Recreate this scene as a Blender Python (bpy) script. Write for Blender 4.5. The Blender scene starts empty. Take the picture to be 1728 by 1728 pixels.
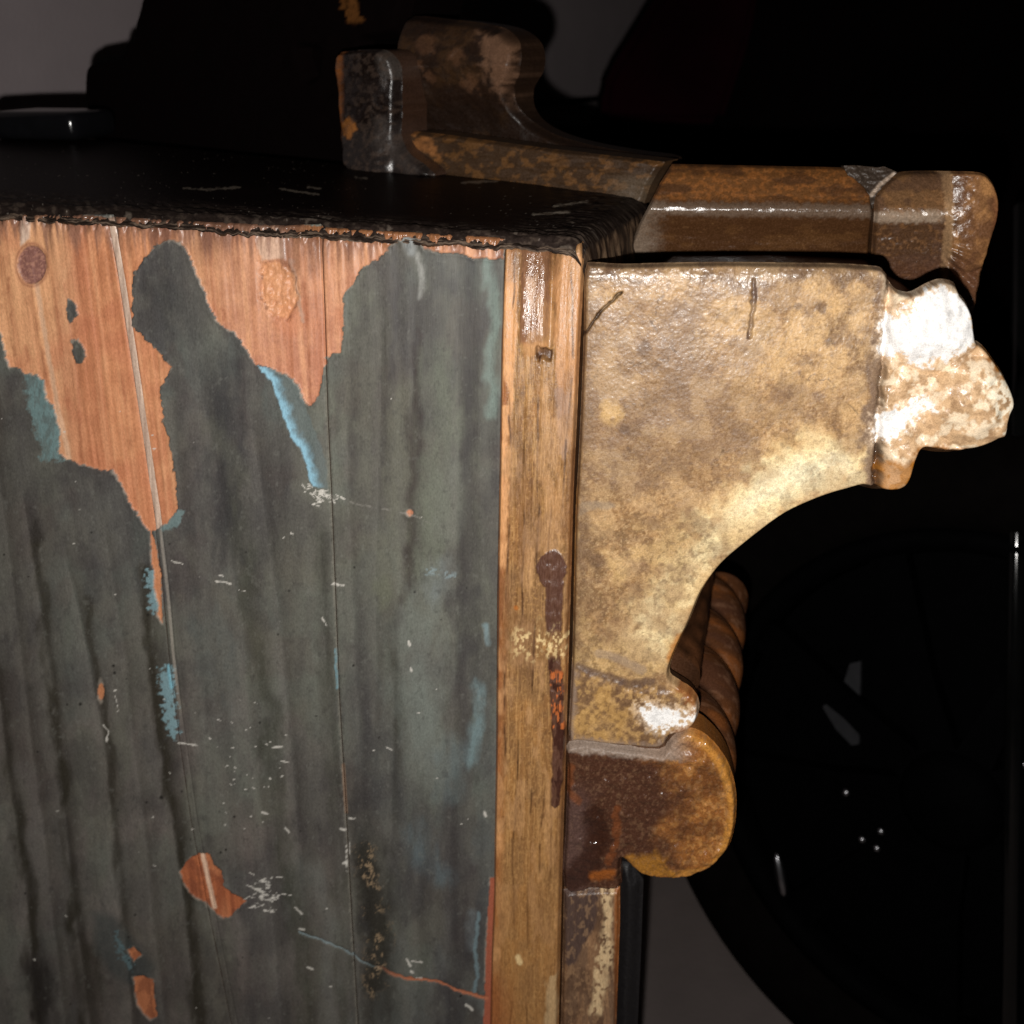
import bpy, bmesh, math, random
import numpy as np
from mathutils import Vector, Matrix

# ------------------------------------------------------------------ camera, world, flash
scene = bpy.context.scene
col = scene.collection
PITCH = math.radians(25.0)
F = 1700.0                      # focal length in photograph pixels (photograph is 1728 wide)
CAM = np.array([0.0, 0.0, 0.90])
FWD = np.array([0.0, math.cos(PITCH), -math.sin(PITCH)])
UP = np.array([0.0, math.sin(PITCH), math.cos(PITCH)])
RIGHT = np.array([1.0, 0.0, 0.0])

cd = bpy.data.cameras.new('camera')
cam = bpy.data.objects.new('camera', cd)
col.objects.link(cam)
cam.location = CAM
cam.rotation_euler = (math.pi / 2 - PITCH, 0, 0)
cd.sensor_width = 36.0
cd.angle = 2 * math.atan(864.0 / F)
cd.clip_start = 0.01
cd.clip_end = 100
cd.dof.use_dof = True
cd.dof.focus_distance = 0.44
cd.dof.aperture_fstop = 11.0
scene.camera = cam

world = bpy.data.worlds.new('World')
scene.world = world
world.use_nodes = True
world.node_tree.nodes['Background'].inputs[0].default_value = (1.0, 0.9, 0.85, 1)
world.node_tree.nodes['Background'].inputs[1].default_value = 0.0012

ld = bpy.data.lights.new('flash', 'POINT')
ld.shadow_soft_size = 0.003
ld.energy = 11.6
ld.color = (1.0, 0.965, 0.92)
lamp = bpy.data.objects.new('flash', ld)
col.objects.link(lamp)
lamp.location = CAM + RIGHT * -0.009 + UP * -0.028
lamp.rotation_euler = cam.rotation_euler

scene.view_settings.view_transform = 'Standard'
scene.view_settings.look = 'None'
scene.view_settings.exposure = 0.0
scene.view_settings.gamma = 1.0

# ------------------------------------------------------------------ geometry helpers
def rays(u, v):
    u = np.asarray(u, float); v = np.asarray(v, float)
    return (FWD[None, :] + ((u - 864) / F)[:, None] * RIGHT[None, :]
            - ((v - 864) / F)[:, None] * UP[None, :])

def pt(u, v, depth):
    return CAM + rays([u], [v])[0] * depth

class Plane:
    def __init__(self, o, n):
        self.o = np.asarray(o, float); self.n = np.asarray(n, float) / np.linalg.norm(n)
    def at(self, u, v, relief=0.0):
        d = rays(np.ravel(u), np.ravel(v))
        t = ((self.o - CAM) @ self.n) / (d @ self.n)
        return CAM + d * t[:, None] + np.ravel(np.ones(len(d)) * relief)[:, None] * self.n
    def one(self, u, v, relief=0.0):
        return self.at([u], [v], relief)[0]
    def shifted(self, back):
        return Plane(self.o - self.n * back, self.n)

YAW = math.radians(14.0)
DIN = np.array([math.sin(YAW), math.cos(YAW), 0.0])          # the way the cabinet's front runs into the depth
YAWS = math.radians(8.5); LEAN = math.radians(5.5)           # its side is set a little off square and leans back
N_SIDE = np.array([-math.sin(YAWS) * math.cos(LEAN), -math.cos(YAWS) * math.cos(LEAN), math.sin(LEAN)])     # outward normal of the side
A_SIDE = np.array([math.cos(YAWS), -math.sin(YAWS), 0.0])
S = Plane(pt(980, 420, 0.42), N_SIDE)
ROOT = np.array([*(S.one(864, 1500)[:2]), 0.0])

def hash2(ix, iy, seed):
    ix = ix.astype(np.int64); iy = iy.astype(np.int64)
    h = (ix * 374761393 + iy * 668265263 + seed * 1442695041) & 0xFFFFFFFF
    h = ((h ^ (h >> 13)) * 1274126177) & 0xFFFFFFFF
    h = (h ^ (h >> 16)) & 0xFFFFFFFF
    h = (h * 2246822519) & 0xFFFFFFFF
    h = h ^ (h >> 15)
    return (h & 0xFFFFFF) / float(0xFFFFFF)

def vnoise(x, y, seed=0):
    x0 = np.floor(x); y0 = np.floor(y)
    fx = x - x0; fy = y - y0
    fx = fx * fx * (3 - 2 * fx); fy = fy * fy * (3 - 2 * fy)
    a = hash2(x0, y0, seed); b = hash2(x0 + 1, y0, seed)
    c = hash2(x0, y0 + 1, seed); d = hash2(x0 + 1, y0 + 1, seed)
    return (a * (1 - fx) + b * fx) * (1 - fy) + (c * (1 - fx) + d * fx) * fy

def fbm(x, y, seed=0, oct=4, gain=0.5):
    s = 0; a = 1; t = 0
    for i in range(oct):
        s = s + a * vnoise(x * 2 ** i + 17.3 * i, y * 2 ** i - 9.1 * i, seed + 31 * i)
        t += a; a *= gain
    return s / t

def sstep(a, b, x):
    t = np.clip((x - a) / (b - a), 0, 1)
    return t * t * (3 - 2 * t)

def catmull(pts, n=4, closed=True):
    P = np.asarray(pts, float); m = len(P); out = []
    for i in range(m if closed else m - 1):
        if closed:
            p0, p1, p2, p3 = P[(i - 1) % m], P[i], P[(i + 1) % m], P[(i + 2) % m]
        else:
            p0, p1, p2, p3 = P[max(i - 1, 0)], P[i], P[i + 1], P[min(i + 2, m - 1)]
        for k in range(n):
            t = k / n
            out.append(0.5 * (2 * p1 + (p2 - p0) * t + (2 * p0 - 5 * p1 + 4 * p2 - p3) * t * t
                              + (3 * p1 - p0 - 3 * p2 + p3) * t ** 3))
    if not closed: out.append(P[-1])
    return np.array(out)

def sdf(poly, x, y, near=False):
    """signed distance to a closed polygon, + inside; optionally the nearest outline point"""
    P = np.asarray(poly, float); Q = np.roll(P, -1, axis=0)
    best = np.full(x.shape, 1e18); inside = np.zeros(x.shape, bool)
    bx = np.zeros_like(x); by = np.zeros_like(y)
    for (ax, ay), (cx, cy) in zip(P, Q):
        ex, ey = cx - ax, cy - ay
        L = ex * ex + ey * ey
        if L < 1e-12: continue
        t = np.clip(((x - ax) * ex + (y - ay) * ey) / L, 0, 1)
        qx = ax + t * ex; qy = ay + t * ey
        d = (x - qx) ** 2 + (y - qy) ** 2
        m = d < best
        best = np.where(m, d, best)
        if near:
            bx = np.where(m, qx, bx); by = np.where(m, qy, by)
        if ey != 0:
            cr = ((ay > y) != (cy > y)) & (x < ex * (y - ay) / ey + ax)
            inside ^= cr
    sd = np.sqrt(best); sd = np.where(inside, sd, -sd)
    return (sd, bx, by) if near else sd

def dseg(x, y, pts):
    """unsigned distance to an open polyline"""
    best = np.full(x.shape, 1e18)
    P = np.asarray(pts, float)
    for (ax, ay), (cx, cy) in zip(P[:-1], P[1:]):
        ex, ey = cx - ax, cy - ay
        t = np.clip(((x - ax) * ex + (y - ay) * ey) / (ex * ex + ey * ey + 1e-9), 0, 1)
        best = np.minimum(best, (x - ax - t * ex) ** 2 + (y - ay - t * ey) ** 2)
    return np.sqrt(best)

def lin(r, g, b):
    c = np.array([r, g, b], float) / 255.0
    return np.where(c <= 0.04045, c / 12.92, ((c + 0.055) / 1.055) ** 2.4)

class Paint:
    """albedo + roughness per vertex, built up layer by layer"""
    def __init__(self, n, c, rough, gain=1.0):
        self.g = gain
        self.c = np.tile(lin(*c) / gain, (n, 1)); self.r = np.full(n, rough, float)
    def mix(self, m, c, rough=None):
        m = np.clip(m, 0, 1)
        self.c = self.c * (1 - m[:, None]) + (lin(*c) / self.g)[None, :] * m[:, None]
        if rough is not None: self.r = self.r * (1 - m) + rough * m
    def mul(self, f):
        self.c = self.c * f[:, None]
    def rgba(self):
        return np.concatenate([np.clip(self.c, 0.0005, 0.92), np.clip(self.r, 0.03, 1)[:, None]], axis=1)

def link_mesh(name, verts, faces, mat, parent=None, smooth=True, rgba=None, root=True):
    me = bpy.data.meshes.new(name)
    V = np.asarray(verts, float)
    if parent is not None: V = V - np.array(parent.matrix_world.translation if False else parent_origin(parent))
    me.from_pydata(V.tolist(), [], [tuple(f) for f in faces])
    if smooth:
        me.polygons.foreach_set('use_smooth', np.ones(len(me.polygons), bool))
    if rgba is not None:
        a = me.attributes.new('tint', 'FLOAT_COLOR', 'POINT')
        a.data.foreach_set('color', np.ascontiguousarray(rgba, dtype=np.float32).ravel())
    me.materials.append(mat)
    me.update()
    ob = bpy.data.objects.new(name, me)
    col.objects.link(ob)
    if parent is not None: ob.parent = parent
    return ob

def parent_origin(p):
    o = np.zeros(3)
    while p is not None:
        o = o + np.array(p.location); p = p.parent
    return o

def relief_mesh(name, plane, poly, cell, mat, parent, relief, paint, thick=0.02, hole=None, taper=0.0, rimcol=None):
    """a carved slab: outline poly in the plane's own picture-scale coordinates, dense front with
    modelled relief, and a rim going back to its thickness"""
    P = np.asarray(poly, float)
    x0, y0 = P.min(0) - cell; x1, y1 = P.max(0) + cell
    nx = int((x1 - x0) / cell) + 2; ny = int((y1 - y0) / cell) + 2
    gx, gy = np.meshgrid(x0 + np.arange(nx) * cell, y0 + np.arange(ny) * cell)
    x = gx.ravel(); y = gy.ravel()
    sd, bx, by = sdf(P, x, y, near=True)
    if hole is not None:
        s2, hx, hy = sdf(hole, x, y, near=True)
        m = -s2 < sd
        sd = np.where(m, -s2, sd); bx = np.where(m, hx, bx); by = np.where(m, hy, by)
    ok = (sd > -0.72 * cell).reshape(ny, nx)
    cells = ok[:-1, :-1] & ok[1:, :-1] & ok[:-1, 1:] & ok[1:, 1:]
    idx = np.arange(nx * ny).reshape(ny, nx)
    q = np.stack([idx[1:, :-1][cells], idx[1:, 1:][cells], idx[:-1, 1:][cells], idx[:-1, :-1][cells]], axis=1)
    used = np.unique(q)
    remap = np.full(nx * ny, -1); remap[used] = np.arange(len(used))
    q = remap[q]
    # boundary edges
    e = np.concatenate([q[:, [0, 1]], q[:, [1, 2]], q[:, [2, 3]], q[:, [3, 0]]])
    key = np.sort(e, axis=1); key = key[:, 0] * (len(used) + 1) + key[:, 1]
    uq, inv, cnt = np.unique(key, return_inverse=True, return_counts=True)
    be = e[cnt[inv] == 1]
    x = x[used]; y = y[used]; sd = sd[used]; bx = bx[used]; by = by[used]
    isb = np.zeros(len(used), bool); isb[be.ravel()] = True
    snap = isb | (sd < 0)
    snap &= np.hypot(bx - x, by - y) < 1.6 * cell
    x = np.where(snap, bx, x); y = np.where(snap, by, y); sd = np.where(snap, 0, sd)
    rel = relief(x, y, sd)
    pa = paint(x, y, sd)
    V = plane.at(x, y, rel)
    rg = pa.rgba()
    bv = np.unique(be); nb = len(bv); m1 = np.full(len(used), -1); m1[bv] = len(used) + np.arange(nb)
    # the rim goes back from the slab's outline to its thickness, in three rings
    rings = [V[bv]]; rcs = []
    rc = rg[bv].mean(0) if rimcol is None else np.array([*(lin(*rimcol) / pa.g), .4])
    base = rg[bv] * .35 + rc[None, :] * .65
    for kk in (1, 2, 3):
        t = kk / 3
        rings.append(V[bv] - plane.n * ((thick + rel[bv]) * t)[:, None] - np.array([0, 0, 1.0]) * taper * t)
    for kk in range(4):
        jit = 0.75 + .5 * fbm(x[bv] / 11 + kk * 3.3, y[bv] / 11, 7 + kk, 3)
        cc = base * (1 if kk else 1); cc = cc.copy(); cc[:, :3] *= jit[:, None]; rcs.append(cc)
    n0 = len(used)
    V = np.concatenate([V] + rings); rg = np.concatenate([rg] + rcs)
    rim = np.concatenate([np.stack([m1[be[:, 1]] + kk * nb, m1[be[:, 0]] + kk * nb, m1[be[:, 0]] + (kk + 1) * nb, m1[be[:, 1]] + (kk + 1) * nb], axis=1) for kk in range(3)])
    faces = np.concatenate([q, rim]).tolist()
    return link_mesh(name, V, faces, mat, parent, True, rg)

def empty(name, loc, label=None, cat=None):
    o = bpy.data.objects.new(name, None); col.objects.link(o)
    o.location = loc
    o.empty_display_size = 0.05
    if label: o['label'] = label; o['category'] = cat
    return o

# ------------------------------------------------------------------ materials
def nt(m):
    m.use_nodes = True
    return m.node_tree.nodes, m.node_tree.links, m.node_tree.nodes['Principled BSDF']

def tint_mat(name, bumps, spec=0.5, vary=0.35, vscale=(900, 900, 900), coat=0.0, grain=None, rvar=0.12):
    """base colour and roughness from the wear map built on the mesh, broken up by noise; bumps = [(scale xyz, distance)]"""
    m = bpy.data.materials.new(name); N, L, B = nt(m)
    at = N.new('ShaderNodeAttribute'); at.attribute_name = 'tint'
    tc = N.new('ShaderNodeTexCoord')
    mp = N.new('ShaderNodeMapping'); mp.inputs['Scale'].default_value = vscale
    mp.inputs['Rotation'].default_value = (0, 0, YAW)
    L.new(tc.outputs['Object'], mp.inputs['Vector'])
    no = N.new('ShaderNodeTexNoise'); no.inputs['Scale'].default_value = 1.0
    no.inputs['Detail'].default_value = 5.0; no.inputs['Roughness'].default_value = 0.65
    L.new(mp.outputs[0], no.inputs['Vector'])
    mr = N.new('ShaderNodeMapRange')
    mr.inputs['From Min'].default_value = 0.3; mr.inputs['From Max'].default_value = 0.7
    mr.inputs['To Min'].default_value = 1 - vary; mr.inputs['To Max'].default_value = 1 + vary
    L.new(no.outputs['Fac'], mr.inputs['Value'])
    mx = N.new('ShaderNodeVectorMath'); mx.operation = 'SCALE'
    L.new(at.outputs['Color'], mx.inputs[0]); L.new(mr.outputs[0], mx.inputs['Scale'])
    L.new(mx.outputs[0], B.inputs['Base Color'])
    rr = N.new('ShaderNodeMapRange')
    rr.inputs['From Min'].default_value = 0.3; rr.inputs['From Max'].default_value = 0.7
    rr.inputs['To Min'].default_value = -rvar; rr.inputs['To Max'].default_value = rvar
    L.new(no.outputs['Fac'], rr.inputs['Value'])
    ad = N.new('ShaderNodeMath'); ad.operation = 'ADD'; ad.use_clamp = True
    L.new(at.outputs['Alpha'], ad.inputs[0]); L.new(rr.outputs[0], ad.inputs[1])
    L.new(ad.outputs[0], B.inputs['Roughness'])
    B.inputs['Specular IOR Level'].default_value = spec
    if coat:
        B.inputs['Coat Weight'].default_value = coat; B.inputs['Coat Roughness'].default_value = 0.12
    prev = None
    for sc, dist in bumps:
        m2 = N.new('ShaderNodeMapping'); m2.inputs['Scale'].default_value = sc
        m2.inputs['Rotation'].default_value = (0, 0, YAW)
        L.new(tc.outputs['Object'], m2.inputs['Vector'])
        n2 = N.new('ShaderNodeTexNoise'); n2.inputs['Scale'].default_value = 1.0
        n2.inputs['Detail'].default_value = 3.0
        L.new(m2.outputs[0], n2.inputs['Vector'])
        b = N.new('ShaderNodeBump'); b.inputs['Strength'].default_value = 1.0
        b.inputs['Distance'].default_value = dist
        L.new(n2.outputs['Fac'], b.inputs['Height'])
        if prev is not None: L.new(prev.outputs[0], b.inputs['Normal'])
        prev = b
    if prev is not None: L.new(prev.outputs[0], B.inputs['Normal'])
    return m

def plain_mat(name, c, rough, spec=0.5, metal=0.0, nscale=60, vary=0.2, bump=0.0, bscale=300, coat=0.0):
    m = bpy.data.materials.new(name); N, L, B = nt(m)
    tc = N.new('ShaderNodeTexCoord')
    no = N.new('ShaderNodeTexNoise'); no.inputs['Scale'].default_value = nscale; no.inputs['Detail'].default_value = 5
    L.new(tc.outputs['Object'], no.inputs['Vector'])
    cr = N.new('ShaderNodeValToRGB')
    a = np.array(c, float)
    cr.color_ramp.elements[0].position = 0.3; cr.color_ramp.elements[1].position = 0.7
    cr.color_ramp.elements[0].color = (*(a * (1 - vary)), 1); cr.color_ramp.elements[1].color = (*(a * (1 + vary)), 1)
    L.new(no.outputs['Fac'], cr.inputs['Fac']); L.new(cr.outputs[0], B.inputs['Base Color'])
    B.inputs['Roughness'].default_value = rough; B.inputs['Specular IOR Level'].default_value = spec
    B.inputs['Metallic'].default_value = metal
    if coat: B.inputs['Coat Weight'].default_value = coat; B.inputs['Coat Roughness'].default_value = 0.08
    if bump:
        n2 = N.new('ShaderNodeTexNoise'); n2.inputs['Scale'].default_value = bscale; n2.inputs['Detail'].default_value = 4
        L.new(tc.outputs['Object'], n2.inputs['Vector'])
        b = N.new('ShaderNodeBump'); b.inputs['Distance'].default_value = bump
        L.new(n2.outputs['Fac'], b.inputs['Height']); L.new(b.outputs[0], B.inputs['Normal'])
    return m

M_PANEL = tint_mat('painted_board', [((700, 700, 90), 0.00012), ((2000, 2000, 2000), 0.00004)], spec=0.32, vary=0.18, vscale=(1300, 1300, 700))
M_GILT = tint_mat('tarnished_gilding', [((1500, 1500, 1500), 0.00007)], spec=0.36, vary=0.24, vscale=(1600, 1600, 1600), rvar=0.2)
M_STILE = tint_mat('gilded_wood_grain', [((1300, 1300, 110), 0.00022), ((2200, 2200, 1400), 0.00012)], spec=0.5, vary=0.24, vscale=(1300, 1300, 260), rvar=0.16)
M_DARK = tint_mat('dark_varnish', [((260, 260, 260), 0.00016), ((1500, 1500, 1500), 0.00009)], spec=0.42, vary=0.32, vscale=(1100, 1100, 1100), rvar=0.15)
M_DULL = tint_mat('dull_black_stain', [((300, 300, 300), 0.0002)], spec=0.04, vary=0.3)  # even near-black of the stepped crest block
M_TOP = tint_mat('black_top_varnish', [((1800, 1800, 1800), 0.00003)], spec=0.03, vary=0.3, rvar=.05)
M_CRUST = tint_mat('charred_edge', [((900, 900, 900), 0.0002), ((2400, 2400, 2400), 0.00012)], spec=0.14, vary=0.4, vscale=(800, 800, 800))

# ------------------------------------------------------------------ the room
def quad_obj(name, pts, mat, kind=None, thick=None):
    P = [np.asarray(p, float) for p in pts]
    ob = link_mesh(name, P, [tuple(range(len(P)))], mat, None, False)
    if kind: ob['kind'] = kind
    return ob

M_WALL = plain_mat('wall_plaster', (0.47, 0.40, 0.41), 0.9, 0.2, nscale=14, vary=0.05, bump=0.0006, bscale=260)
M_FLOOR = plain_mat('floor_lino', (0.165, 0.136, 0.128), 0.7, 0.2, nscale=20, vary=0.08, bump=0.0004, bscale=200)
w0 = pt(100, 80, 1.15); w1 = pt(960, 100, 2.0)
wd = (w1 - w0); wd[2] = 0; wd /= np.linalg.norm(wd)
wa = w0 - wd * 1.2; wb = w0 + wd * 4.0
def zed(p, z): return np.array([p[0], p[1], z])
wn = np.array([wd[1], -wd[0], 0.0])           # towards the camera
wall = link_mesh('wall', [zed(wa, 0), zed(wb, 0), zed(wb, 2.6), zed(wa, 2.6),
                          zed(wa - wn * .1, 0), zed(wb - wn * .1, 0), zed(wb - wn * .1, 2.6), zed(wa - wn * .1, 2.6)],
                 [(0, 1, 2, 3), (5, 4, 7, 6), (3, 2, 6, 7), (4, 0, 3, 7), (1, 5, 6, 2)], M_WALL, None, False)
wall['kind'] = 'structure'
floor = quad_obj('floor', [(-4, -2, 0), (6, -2, 0), (6, 8, 0), (-4, 8, 0)], M_FLOOR, 'structure')

# ------------------------------------------------------------------ the cabinet
cab = empty('cabinet', ROOT, 'worn painted wooden cabinet with gilded carved bracket and flaking dark green side', 'cabinet')

# --- boards of the side
WOOD_EDGE = [(-340, 325), (0, 358), (200, 366), (480, 376), (700, 388), (850, 398), (850, 436), (846, 436), (802, 436), (782, 430), (718, 420),
  (708, 405), (690, 401), (668, 405), (651, 424), (635, 437), (611, 451), (601, 471), (581, 498), (578, 528), (579, 558), (574, 595), (561, 593),
  (552, 605), (544, 642), (534, 672), (524, 682), (512, 676), (504, 652), (487, 632), (460, 622), (433, 615), (413, 588),
  (399, 563), (372, 548), (359, 525), (346, 494), (336, 468), (324, 437), (312, 416), (292, 402), (265, 412), (245, 434),
  (228, 458), (223, 508), (225, 552), (242, 570), (268, 592), (289, 619), (279, 642), (268, 662), (277, 682), (275, 719),
  (287, 746), (295, 803), (299, 857), (285, 877), (268, 891), (257, 898), (248, 890), (231, 864), (213, 833), (201, 807),
  (188, 793), (141, 785), (116, 775), (102, 763), (101, 723), (92, 686), (80, 669), (77, 639), (47, 630), (20, 619),
  (12, 609), (7, 575), (0, 552), (-80, 500), (-200, 520), (-340, 470)]
ISLES = [[(115, 503), (124, 508), (133, 520), (131, 533), (120, 548), (113, 530)],
         [(121, 575), (132, 572), (146, 592), (140, 613), (127, 612), (123, 590)]]
BLUE1 = [(433, 617), (457, 642), (470, 676), (484, 719), (492, 739), (507, 756), (521, 796), (527, 820), (554, 824),
         (551, 776), (530, 719), (514, 681), (502, 652), (487, 633), (460, 622)]
BLUE2 = [(44, 629), (77, 638), (80, 669), (93, 686), (101, 723), (103, 766), (116, 778), (67, 778), (70, 756), (58, 720), (50, 689), (44, 656)]
BLUE3 = [(285, 877), (299, 857), (312, 862), (304, 883), (285, 895), (268, 895)]
BLUE4 = [(245, 958), (262, 958), (270, 1020), (272, 1033), (255, 1042), (247, 1000)]
BLUE5 = [(268, 1120), (292, 1125), (300, 1180), (306, 1240), (290, 1248), (275, 1215), (268, 1160)]
k = 1 / 3.84
CHIP = [(a * k, 1300 + b * k) for a, b in [(1170, 650), (1210, 590), (1250, 550), (1310, 535), (1360, 540), (1390, 600), (1440, 650), (1450, 740),
        (1500, 790), (1600, 840), (1540, 890), (1500, 940), (1450, 950), (1400, 920), (1330, 850), (1240, 800), (1190, 720)]]
CHIP2 = [(a * k, 1300 + b * k) for a, b in [(870, 1330), (930, 1320), (995, 1350), (1005, 1450), (1020, 1590), (980, 1605), (930, 1570), (895, 1510), (880, 1420)]]
CHIP3 = [(a * k, 1300 + b * k) for a, b in [(830, 1160), (870, 1140), (920, 1190), (870, 1230)]]
BLUE6 = [(a * k, 1300 + b * k) for a, b in [(730, 1040), (770, 1030), (790, 1090), (840, 1170), (870, 1260), (860, 1300), (820, 1260), (770, 1180), (740, 1100)]]
HALO = [(160, 1540), (190, 1545), (225, 1590), (258, 1630), (250, 1660), (225, 1660), (190, 1640), (165, 1600)]
SLIVER = [(255, 893), (263, 919), (271, 958), (273, 1005), (276, 1052), (266, 1036), (268, 1020), (263, 1002), (260, 966), (255, 932)]
REDEDGE = [(827, 1480), (840, 1480), (840, 2200), (790, 2200), (812, 1800), (818, 1690), (820, 1600)]
JOINT1 = [(186, 362), (205, 470), (225, 600), (247, 745), (267, 880), (280, 990), (290, 1100), (303, 1210), (327, 1380), (346, 1480), (370, 1600), (396, 1728), (405, 1772), (482, 2150)]
JOINT2 = [(541, 378), (547, 520), (553, 700), (560, 850), (566, 1000), (573, 1180), (582, 1330), (592, 1520), (604, 1728), (607, 1772), (630, 2150)]
CRACK = [(505, 1572), (540, 1584), (575, 1598), (600, 1613), (618, 1626), (645, 1633), (668, 1645), (690, 1651), (715, 1652), (745, 1657), (770, 1668), (795, 1676), (822, 1685)]
CRACK2 = [(560, 835), (600, 850), (650, 858), (692, 868), (735, 885), (765, 898)]

rng = random.Random(5)
FLECKS = [((290, 946), (309, 951), 1.4), ((365, 979), (390, 984), 1.6), ((368, 970), (378, 971), 1.2), ((405, 995), (414, 996), 1.2),
          ((300, 1253), (333, 1256), 1.6), ((545, 1041), (552, 1054), 1.8), ((460, 1261), (476, 1259), 2.6), ((475, 1284), (486, 1286), 2.0),
          ((481, 1395), (489, 1404), 3.0), ((443, 1369), (453, 1373), 2.0), ((575, 1396), (584, 1400), 3.4), ((586, 1450), (580, 1455), 3.6), ((562, 985), (581, 987), 2.4),
          ((590, 1379), (600, 1380), 2.2), ((499, 1530), (509, 1541), 3.2), ((507, 1566), (513, 1567), 3.0), ((686, 1617), (694, 1628), 3.4),
          ((695, 1620), (712, 1623), 1.8), ((694, 1638), (697, 1640), 3.4), ((704, 1649), (711, 1650), 2), ((519, 1632), (528, 1634), 2.6), ((194, 1173), (199, 1190), 1.4),
          ((199, 1190), (199, 1200), 1.2), ((172, 1220), (185, 1235), 1.2), ((185, 1235), (180, 1250), 1.6), ((690, 1083), (692, 1088), 2.8), ((693, 1126), (695, 1131), 2.6),
          ((652, 1259), (662, 1265), 1.4), ((787, 1695), (797, 1703), 4.0), ((818, 1370), (820, 1377), 3.4), ((590, 1420), (591, 1440), 1.4), ((585, 1425), (586, 1470), 1.0)]
for i in range(46):      # the scraped patch beside the big chip
    cx = rng.gauss(443, 17); cy = rng.gauss(1512, 15); a = rng.uniform(-.5, .5); l = rng.uniform(1.5, 8)
    FLECKS.append(((cx - l * math.cos(a), cy - l * math.sin(a)), (cx + l * math.cos(a), cy + l * math.sin(a)), rng.uniform(.4, 1.3)))
for i in range(34):      # where the blue tongue ends
    cx = rng.gauss(544, 14); cy = 835 + (cx - 540) * .25 + rng.gauss(0, 7); a = rng.uniform(-.3, 1.2); l = rng.uniform(2, 6)
    FLECKS.append(((cx - l * math.cos(a), cy - l * math.sin(a)), (cx + l * math.cos(a), cy + l * math.sin(a)), rng.uniform(.6, 1.6)))
for i in range(84):
    cx = rng.uniform(0, 830); cy = rng.uniform(640, 1728); a = rng.uniform(-.4, .9); l = rng.uniform(.2, 2)
    if i > 34: cx = rng.gauss(400, 60); cy = rng.gauss(1290, 70)
    FLECKS.append(((cx - l, cy - l * a), (cx + l, cy + l * a), rng.uniform(.35, .9)))
SPOTS = [(rng.uniform(0, 830), rng.uniform(900, 1720), rng.uniform(1.0, 2.4)) for i in range(36)] + [(192, 1123, 3), (194, 1135, 3), (137, 1187, 3), (155, 898, 2), (273, 1345, 4), (597, 1122, 2)]
# dark runs down the boards: (polyline, half width, strength, colour)
OL = (44, 40, 31); PU = (50, 46, 48); GN = (50, 51, 40)
RUNS = [([(58, 880), (74, 1060), (100, 1260), (118, 1450), (150, 1760)], 9, .75, OL), ([(-4, 1130), (14, 1280), (45, 1480), (62, 1640), (70, 1760)], 11, .7, OL),
        ([(150, 1010), (168, 1130), (185, 1270), (200, 1420), (212, 1560)], 7, .6, OL), ([(238, 960), (255, 1120), (272, 1260), (295, 1360), (318, 1500), (330, 1640), (335, 1760)], 10, .75, OL),
        ([(90, 700), (130, 900), (160, 1010)], 12, .3, PU), ([(395, 800), (420, 1000), (455, 1200), (470, 1330), (490, 1480), (505, 1600), (520, 1760)], 16, .5, GN),
        ([(708, 560), (700, 740), (690, 900), (682, 1010)], 9, .7, (54, 46, 44)), ([(668, 420), (662, 600), (655, 780)], 6, .4, PU), ([(668, 1100), (671, 1160), (668, 1260), (660, 1380)], 8, .35, OL),
        ([(800, 440), (808, 540), (800, 640), (790, 760), (780, 860), (790, 1000)], 16, .5, PU), ([(380, 620), (375, 760), (372, 850), (395, 930)], 34, .6, (44, 43, 45)), ([(440, 860), (450, 960), (455, 1040)], 26, .4, (50, 48, 50)), ([(620, 1180), (640, 1260), (650, 1340)], 40, .4, (52, 51, 54)), ([(700, 1380), (690, 1520)], 34, .45, (50, 50, 53)), ([(790, 1100), (800, 1000)], 16, .5, (52, 50, 52)), ([(300, 460), (290, 600)], 40, .35, (58, 58, 57)), ([(660, 470), (690, 560)], 40, .35, (62, 60, 61)), ([(790, 500), (795, 620)], 28, .4, (58, 54, 55)),
        ([(250, 480), (330, 520), (380, 760)], 24, .35, (50, 50, 50)), ([(545, 900), (552, 1100), (560, 1300), (575, 1500), (585, 1760)], 12, .35, GN),
        ([(600, 700), (605, 900), (615, 1150), (620, 1350)], 14, .3, PU), ([(770, 1000), (775, 1150), (790, 1290)], 14, .45, PU), ([(770, 1300), (765, 1420), (770, 1560), (760, 1760)], 22, .4, PU),
        ([(20, 640), (50, 800), (60, 900)], 16, .35, PU), ([(635, 1440), (640, 1560), (650, 1700)], 30, .45, (40, 38, 32)), ([(600, 1300), (612, 1440), (620, 1560)], 16, .6, (44, 43, 44)),
        ([(70, 1640), (80, 1760)], 26, .7, (36, 32, 30)), ([(150, 1600), (165, 1760)], 10, .5, OL)]
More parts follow.
